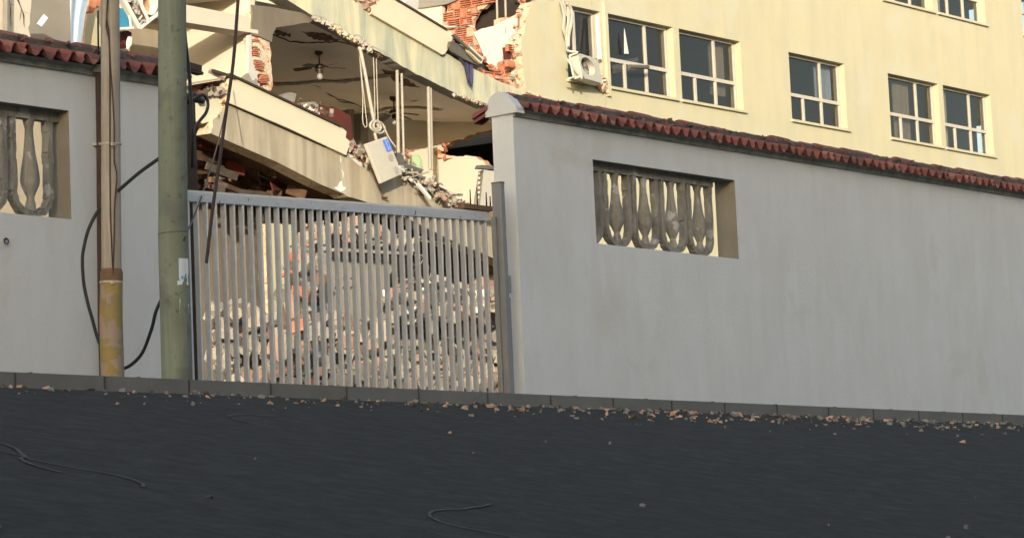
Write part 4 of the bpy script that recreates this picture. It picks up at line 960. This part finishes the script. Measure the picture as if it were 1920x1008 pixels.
# --- left end of the lower balcony: brick slab end, pale beam, dark debris
m = MB(); f_ = F0.shift(-.3); m.prism(f_, outline(f_, [(345, 162), (415, 150, .5), (418, 158), (400, 164, .5), (345, 178)]), .4, off=.1)
m.build('clay_slab_end', ['brick', 'mortar'], BR)
m = MB(); m.bar(PB(345, 159, -.1), PB(418, 147, -.1), .3, .03, N); m.bar(PB(392, 132, -.1), PB(422, 147, .1), .08, .05); m.build('slab_screed', ['rubble_pale'], BR)
plate('broken_beam', ['cream_panel', 'mortar'], BR, F0.shift(-.05), [(345, 196, 1), (372, 188, 1), (400, 178, 1), (416, 180, 1), (424, 192, 1), (420, 208, .8), (398, 226, 1), (372, 226, 1), (345, 234)], .4, amp=.05)
rubble('rubble', [(358, 184, -.1), (412, 170, -.1)], 40, .14, ['rubble_dark', 'dark_brown', 'rubble_grey'], 'dark debris between the clay slab end and the pale beam', (6, 3), .15, seed=14)
m = MB()
for (x0, y0, x1, y1, k, mi) in ((350, 240, 420, 262, -.7, 0), (350, 275, 640, 292, -1.6, 1), (350, 284, 430, 262, -1.0, 0), (362, 300, 480, 318, -2, 1), (350, 330, 660, 345, -2.4, 1), (420, 268, 620, 345, -1.2, 1)):
    m.bar(PB(x0, y0, k), PB(x1, y1, k), .25, .16, N, mi)
m.bar(PB(355, 255, -.8), PB(415, 272, -.8), .3, .34, N, 0)
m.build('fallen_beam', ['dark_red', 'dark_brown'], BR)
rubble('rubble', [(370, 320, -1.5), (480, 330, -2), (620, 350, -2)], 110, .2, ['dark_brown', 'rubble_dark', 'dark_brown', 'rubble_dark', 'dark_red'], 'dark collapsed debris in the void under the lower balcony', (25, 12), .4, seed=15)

m = MB(); rr = random.Random(71)
for i in range(150):
    x = rr.uniform(345, 600); t = (x - 345) / 300; y = rr.uniform(262 + t * 95, 366); k = rr.uniform(-2.6, -.7); L = rr.uniform(15, 90)
    m.bar(PB(x, y, k), PB(x + L, y + L * rr.uniform(-.12, .42), k + rr.uniform(-.4, .4)), rr.uniform(.04, .18), rr.uniform(.02, .07), Z * .9 + N * rr.uniform(-.5, .5), rr.choice((0, 0, 0, 1, 1, 2, 0)))
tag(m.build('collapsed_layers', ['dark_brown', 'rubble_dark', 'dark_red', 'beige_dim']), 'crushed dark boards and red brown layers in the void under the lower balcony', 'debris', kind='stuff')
# --- ground floor behind the gate
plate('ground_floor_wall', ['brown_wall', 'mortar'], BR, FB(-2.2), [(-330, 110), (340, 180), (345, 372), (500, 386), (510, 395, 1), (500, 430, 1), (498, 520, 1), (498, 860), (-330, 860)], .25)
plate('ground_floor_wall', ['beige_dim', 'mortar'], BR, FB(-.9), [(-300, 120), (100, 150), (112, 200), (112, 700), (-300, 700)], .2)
plate('inner_pier', ['cream', 'mortar'], BR, FB(-1.0), [(506, 418), (548, 421, .7), (553, 440, 1), (546, 470, 1), (550, 520, 1), (552, 860), (512, 860), (510, 560, .5), (506, 520)], .25)
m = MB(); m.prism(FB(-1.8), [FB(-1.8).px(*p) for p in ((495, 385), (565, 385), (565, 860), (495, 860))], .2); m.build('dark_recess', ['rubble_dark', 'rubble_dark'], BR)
# right lower wall with the pale corner block (920, 300)
fu = F0.shift(.3)
root = empty('vent_box', PB(905, 390, .3), 'pale upright metal box with dark lid against the right wall end, above the gate', 'metal box')
m = MB(); v = [PB(907, 318, .5), PB(935, 322, .5), PB(935, 400, .5), PB(899, 395, .5)]; b = [PB(897, 322, .1), PB(925, 318, .0), PB(925, 400, .0), PB(886, 392, .1)]
m.add(v + b, [(0, 1, 2, 3), (7, 6, 5, 4), (0, 4, 5, 1), (1, 5, 6, 2), (2, 6, 7, 3), (3, 7, 4, 0)]); m.build('body', ['offwhite_metal'], root)
m = MB(); v = [PB(903, 309, .5), PB(935, 311, .5), PB(935, 318, .52), PB(900, 316, .52)]; b = [p - N * .12 for p in v]
m.add(v + b, [(0, 1, 2, 3), (7, 6, 5, 4), (0, 4, 5, 1), (1, 5, 6, 2), (2, 6, 7, 3), (3, 7, 4, 0)]); m.build('lid', ['grey_sheet'], root)
m = MB()
for i in range(6): 
    y = 322 + i * 9; m.add([PB(897, y, .33), PB(901, y + 1, .4), PB(899, y + 5, .4), PB(895, y + 4, .33)], [(0, 1, 2, 3)])
m.build('vent_slot', ['white_paint'], root)

# --- behind the gate, right: slab with holes, rubble, wires
def leaning_slab():
    m = MB(); f_ = FB(1.6); hol = []
    for x in (632, 647, 661):
        hol.append([f_.px(x - 4, 537), f_.px(x + 4, 537), f_.px(x + 4, 544), f_.px(x - 4, 544)]); hol.append([f_.px(x - 4, 520), f_.px(x + 4, 520), f_.px(x + 4, 523), f_.px(x - 4, 523)])
    m.prism(f_, outline(f_, [(588, 900), (585, 560, .6), (590, 500, 1), (605, 472, 1), (625, 472), (755, 478, .6), (748, 486), (728, 520, 1), (722, 560, 1), (724, 900)], .05, .12), .2, hol)
    mb_ = m
    for x in (632, 647, 661):
        for ya, yb in ((536, 545), (519, 524)):
            p = f_.px(x - 5, ya); q = f_.px(x + 5, yb); m.obox(f_.at((p[0] + q[0]) / 2, (p[1] + q[1]) / 2, -.19), U, N, Z, abs(q[0] - p[0]) / 2, .02, abs(p[1] - q[1]) / 2, 2)  # dark backing paints the shade inside each hole
    return tag(m.build('concrete_slab', ['slab_face', 'rubble_pale', 'dark_void']), 'tall grey concrete slab with square holes leaning behind the gate', 'slab')
leaning_slab()
m = MB(); m.bar(PB(625, 468, 1.75), PB(770, 476, 1.75), .1, .05); m.bar(PB(622, 476, 1.7), PB(770, 485, 1.7), .06, .11, None, 1); tag(m.build('fallen_lintel', ['rubble_pale', 'dark_void']), 'fallen pale lintel with dark slot lying on top of the grey slab', 'lintel')
rubble('rubble', [(566, 470, 1.3), (580, 445, 1.0), (620, 432, .8), (690, 437, .8), (760, 460, 1.0)], 210, .15, ['rubble_pink', 'rubble_pale', 'rubble_grey', 'rubble_grey', 'rubble_pale'], 'arched heap of brick and plaster above the grey slab behind the gate', (8, 7), .2, seed=16)
rubble('rubble', [(560, 480, 1), (570, 530, 1.5), (575, 594, 2), (565, 700, 2.4)], 260, .2, ['rubble_pink', 'rubble_pale', 'rubble_grey', 'brick', 'rubble_dark'], 'rubble slope left of the grey slab behind the gate', (12, 22), .4, seed=17)
rubble('rubble', [(740, 560, 1.5), (800, 572, 1.5), (860, 575, 1.4), (930, 575, 1.2)], 620, .16, ['rubble_pink', 'rubble_pale', 'rubble_pale', 'rubble_grey', 'rubble_dark', 'white_paint'], 'bright heap of broken plaster right of the grey slab behind the gate', (22, 16), .5, seed=18)
m = MB()
hp = [(735, 900), (738, 575), (760, 548), (800, 545), (860, 540), (925, 536), (960, 530), (1000, 900)]
f_ = FB(.9); m.prism(f_, outline(f_, [(x, y, 1) if y < 600 else (x, y) for x, y in hp], .08, .12), .4)
rr = random.Random(41)
for i in range(700):
    x = rr.uniform(735, 960); y = rr.uniform(560, 880); m.chunk(PB(x, y, 1.2 + (y - 560) / 320 + rr.uniform(-.2, .2)), rr.uniform(.08, .34), rr, rr.randrange(4), .7)
for i in range(420):
    x = rr.uniform(500, 735); y = rr.uniform(592, 880); m.chunk(PB(x, y, 1.8 + (y - 560) / 300 + rr.uniform(-.2, .2)), rr.uniform(.08, .34), rr, rr.randrange(4), .7)
for i in range(170):
    x = rr.uniform(395, 500); y = rr.uniform(545, 880); 
    if y > 562 + abs(x - 440) * .5: m.chunk(PB(x, y, .6 + rr.uniform(-.4, .4)), rr.uniform(.1, .4), rr, rr.randrange(4), .7)
tag(m.build('rubble', ['rubble_pale', 'rubble_pink', 'rubble_grey', 'rubble_pale']), 'deep bank of rubble filling the yard behind the lower gate', 'rubble', kind='stuff')
plate('void_back', ['dark_void', 'dark_void'], BR, FB(-1.4), [(555, 372), (700, 385), (960, 470), (960, 620), (555, 620)], .2)  # black sheet in place of the shade under the fallen band
m = MB(); rr = random.Random(51)
for i in range(9):
    cx, cy = rr.uniform(772, 800), rr.uniform(460, 515); R = rr.uniform(8, 24); ph = rr.uniform(0, 6)
    m.tube([PB(cx + R * .5 * cos(ph + t * .5), cy + R * sin(ph + t * .5), .5 + rr.uniform(-.05, .05)) for t in range(9)], .008, 5)
for pts in ([(745, 440), (790, 452), (830, 455), (870, 460)], [(780, 440), (800, 450), (830, 470), (825, 500)], [(760, 470), (768, 500), (776, 530)]): m.tube(spline([PB(x, y, .6) for x, y in pts], 4), .008, 5)
tag(m.build('loose_wires', ['rope_white']), 'tangle of thin pale wires in the dark gap behind the gate', 'wires', kind='stuff')

# --- AC unit in the first window, with its bent frame
def ac_unit():
    ks = (.38, .10, .10, .55); q = [(1083, 99), (1121, 111), (1127, 158), (1093, 146)]
    v = [PB(x, y, k) for (x, y), k in zip(q, (.45, .30, .30, .45))]
    root = empty('air_conditioner', v[3], 'cream outdoor air conditioner slumped in the first whole window', 'air conditioner', 'air conditioners torn loose')
    e1 = (v[1] - v[0]); e2 = (v[3] - v[0]); nf = e2.cross(e1).normalized()
    if nf.dot(v[0]) > 0: nf = -nf
    b = [p - nf * .17 for p in v]; m = MB()
    n = 24; c = v[0] + e1 * .40 + e2 * .45; ring = []; inn = []
    rx, ry = e1 * .33, e2 * .36
    for i in range(n): a = 2 * pi * i / n; ring.append(c + rx * cos(a) + ry * sin(a)); inn.append(ring[-1] - nf * .12)
    # front face as a fan between the frame and the round opening
    sq = []
    for i in range(n):
        a = 2 * pi * i / n; dx, dy = cos(a), sin(a); t = min((.6 if dx > 0 else .4) / max(abs(dx), 1e-6), (.55 if dy > 0 else .45) / max(abs(dy), 1e-6)); sq.append(c + e1 * dx * t + e2 * dy * t)
    m.add(sq + ring, [(i, (i + 1) % n, n + (i + 1) % n, n + i) for i in range(n)])
    m.add(ring + inn, [(i, (i + 1) % n, n + (i + 1) % n, n + i) for i in range(n)])
    m.add(v + b, [(7, 6, 5, 4), (0, 4, 5, 1), (1, 5, 6, 2), (2, 6, 7, 3), (3, 7, 4, 0)])
    m.build('casing', ['offwhite_metal'], root, fix=False)
    m = MB(); m.add(inn, [tuple(range(n))]); m.build('fan_recess', ['grey_sheet'], root, fix=False)
    m = MB()
    for i in range(4): 
        a = i * pi / 2 + .4; m.add([c - nf * .1 + rx * .1 * cos(a), c - nf * .1 + rx * .85 * cos(a) + ry * .85 * sin(a), c - nf * .12 + rx * .85 * cos(a + .7) + ry * .85 * sin(a + .7)], [(0, 1, 2)])
    m.build('fan_blades', ['grey_smudge'], root, fix=False)
ac_unit()
m = MB()
for (p, q) in (((1068, 105), (1083, 99)), ((1068, 105), (1076, 146)), ((1063, 111), (1092, 148)), ((1064, 147), (1092, 143)), ((1064, 96), (1084, 99))): m.bar(PB(*p, .3), PB(*q, .48), .032, .03)
tag(m.build('bent_bracket', ['alu']), 'bent pale metal bracket holding the slumped air conditioner', 'bracket')
for pts, k, r in (([(1051, 0), (1058, 30), (1057, 55), (1062, 72), (1064, 95)], .12, .03), ([(1062, 0), (1066, 14), (1066, 40), (1064, 62), (1065, 90)], .16, .036), ([(1064, 6), (1072, 20), (1072, 40), (1067, 66), (1066, 88)], .2, .026), ([(1056, -5), (1060, 18), (1064, 30)], .1, .03)):
    m = MB(); P = spline([PB(x, y, k) for x, y in pts], 5)
    for i in range(len(P) - 1): m.bar(P[i], P[i + 1], .03, r * 1.6)
    tag(m.build('bent_strip', ['alu']), 'bent pale aluminium strip at the torn first window, ' + {1051: 'leftmost, curving against the wall', 1062: 'widest, in the middle', 1064: 'rightmost, bowed over the glass', 1056: 'short piece near the top'}[pts[0][0]], 'metal strip', 'bent strips by the torn window')
m = MB(); m.bar(PB(1119.5, 30, -.02), PB(1124.5, 112, .05), .05, .075); tag(m.build('loose_sash', ['white_paint']), 'white sash bar hanging loose at the right of the first window', 'sash')
board('curtain_shard', 'narrow white pointed scrap hanging in the second window', 'scrap', [(1171, 54), (1179, 101), (1171, 101)], -.1, .01, ['white_paint'])
m = MB(); m.cone(PB(1180, 125, .1), PB(1215, 126, .1), .04, .04, 10); tag(m.build('dark_tube', ['grey_sheet']), 'dark tube sticking across the second window', 'tube')
board('white_carton', 'pale carton standing inside the second window', 'carton', [(1172, 120), (1196, 108), (1197, 130), (1173, 134)], -.6, .3, ['rubble_grey'])
rubble('rubble', [(1125, 150, .05), (1134, 165, .03)], 40, .09, ['rubble_pink', 'cream', 'mortar'], 'crumbled plaster on the pier foot under the slumped air conditioner', (3, 6), .04, seed=19)
bf = bvh_of(rfac); m = MB()
for pts, w in (([(1134, 165), (1136, 190), (1135, 205)], 1.2), ([(1106, -5), (1110, 8), (1108, 12)], 2), ([(1085, 160), (1082, 165)], 2)): crack(m, bf, pts, w)
m.build('facade_crack', ['grey_smudge'], BR)
m = MB(); 
for i in range(150):
    t = RNG.random(); m.chunk(PB(982 + t * 100, 169 + t * 40 + RNG.gauss(0, .8), .03), RNG.uniform(.02, .05), RNG, 0, .5)
m.build('broken_edge', ['mortar'], BR)

# --- far left, above the tiles
lwp = plate('broken_wall', ['inner_plaster', 'mortar'], BR, FB(-.2), [(-60, -60), (54, -60), (59, 0, .6), (57, 24, 1), (56, 30, 1), (55, 130), (-60, 130)], .25, amp=.04)
m = MB(); bz = bvh_of(lwp)
for pts, w in (([(15, -5), (17, 8), (28, 10)], 1.5), ([(19, 9), (19, 52)], 1.5), ([(28, -5), (38, 12), (43, 30), (45, 52)], 2.4), ([(43, 22), (56, 26)], 1.5), ([(40, 14), (36, 40)], 1.2)): crack(m, bz, pts, w, lift=.01)
m.build('wall_crack', ['crack'], BR)
m = MB(); m.bar(PB(5, -30, .1), PB(4, 80, .1), .1, .1); m.bar(PB(9, -30, .1), PB(8, 80, .1), .05, .04, None, 1); m.build('corner_pipe', ['pole_brown', 'offwhite_metal'], BR)
plate('grey_backwall', ['grey_wall', 'grey_wall'], BR, FB(-2.0), [(-100, -80), (300, -80), (300, 130), (-100, 130)], .2)
plate('broken_wall', ['cream', 'brick_dust'], BR, FB(-.4), [(158, 130), (159, 60), (163, 34, .5), (168, 25, .5), (178, 28, .8), (187, 48, .8), (192, 60), (240, 84), (240, 130)], .2)
board('brick_lump', 'red clay brick fragments left of the brown pole, above the curtain', 'brick fragments', [(166, 12), (168, 0), (190, -6), (188, 14), (182, 10), (176, 24), (166, 22)], -.5, .3, ['brick', 'brick_dust'])
plate('inner_partition', ['beige_dim', 'beige_dim'], BR, FB(-1.6), [(244, -60), (345, -60), (345, 140), (244, 140)], .1)
cloth('hanging_curtain', 'pale blue curtain hanging from the upper floor, left of the brown pole', [(131, -30), (131, 10), (132, 40), (133, 75), (134, 95)], [(170, -30), (165, 4), (160, 30), (155, 70), (152, 95)], .05, 'blue_cloth', folds=1.3, amp=.02, cat='curtain')
board('paper_sheet', 'small tilted white sheet caught in the dark room far left', 'sheet', [(83, 27), (90.5, 34), (78, 50.5), (70, 45)], -.2, .02, ['paper'])
# tilted AC over the poles
def ac_left():
    q = [(232, 1), (262, -28), (312, -6), (262, 53)]
    q = [(231, -4), (286, -28), (306, 14), (259, 52)]
    v = [PB(231, -2, .3), PB(280, -30, .3), PB(300, 22, .3), PB(261, 53, .3)]; e1 = v[1] - v[0]; e2 = v[3] - v[0]
    root = empty('air_conditioner', v[3], 'white air conditioner dangling tilted between the two poles, fan side out', 'air conditioner', 'air conditioners torn loose')
    b = [p - N * .12 for p in v]; m = MB()
    def on(a, c, l=0): return v[0] + e1 * a + e2 * c + (v[2] - v[0] - e1 - e2) * a * c + N * l
    m.add(b + v, [(0, 1, 2, 3), (0, 1, 5, 4), (1, 2, 6, 5), (2, 3, 7, 6), (3, 0, 4, 7)])
    m.build('casing', ['offwhite_metal'], root)
    m = MB()
    for (p, q_) in (((0, 0), (1, 0)), ((1, 0), (1, 1)), ((1, 1), (0, 1)), ((0, 1), (0, 0)), ((.42, 0), (.42, 1))): m.bar(on(*p, .01), on(*q_, .01), .04, .05)
    m.build('frame', ['white_paint'], root)
    m = MB(); c = (.71, .55); n = 26; ro = [on(c[0] + .29 * cos(2 * pi * i / n), c[1] + .38 * sin(2 * pi * i / n), .02) for i in range(n)]; ri = [on(c[0] + .23 * cos(2 * pi * i / n), c[1] + .31 * sin(2 * pi * i / n), .02) for i in range(n)]
    m.add(ro + ri, [(i, (i + 1) % n, n + (i + 1) % n, n + i) for i in range(n)]); m.add(ri + [p - N * .15 for p in ri], [(i, (i + 1) % n, n + (i + 1) % n, n + i) for i in range(n)]); m.build('fan_ring', ['white_paint'], root, fix=False)
    m = MB(); m.add([p - N * .12 for p in ri], [tuple(range(n))]); m.build('fan_disc', ['fan_tan'], root)
    m = MB(); m.add([on(.03, .03, .004), on(.40, .03, .004), on(.40, .97, .004), on(.03, .97, .004)], [(0, 1, 2, 3)]); 
    rr = random.Random(8); m.build('coil_bay', ['rubble_dark'], root)
    m = MB()
    for i in range(14): m.chunk(on(rr.uniform(.08, .36), rr.uniform(.08, .92), .01), rr.uniform(.04, .12), rr, 0, .4)
    m.build('torn_parts', ['grey_smudge'], root)
ac_left()
root = empty('blue_signboard', PB(225, 55, .2), 'bright blue board with white edge just right of the brown pole', 'board')
m = MB(); v = [PB(205, 13, .2), PB(240, 17, .2), PB(245, 53, .2), PB(205, 55, .2)]; m.add(v + [p - N * .06 for p in v], [(0, 1, 2, 3), (7, 6, 5, 4), (0, 4, 5, 1), (1, 5, 6, 2), (2, 6, 7, 3), (3, 7, 4, 0)]); m.build('panel', ['cyan_board'], root)
m = MB(); m.bar(PB(205, 55.5, .24), PB(249, 52.5, .24), .05, .035); m.bar(PB(241, 15, .24), PB(246, 54, .24), .03, .02); m.build('edge_strip', ['white_paint'], root)
board('red_cushion', 'dark red padded piece below the blue board', 'cushion', [(228, 60), (240, 57), (247, 62), (246, 76), (240, 90), (232, 82), (227, 72)], .0, .15, ['dark_red'])
board('white_rag', 'crumpled white rag beside the dark red padded piece', 'rag', [(243, 68), (248, 70), (247, 84), (241, 92), (240, 80)], .1, .04, ['white_paint'])
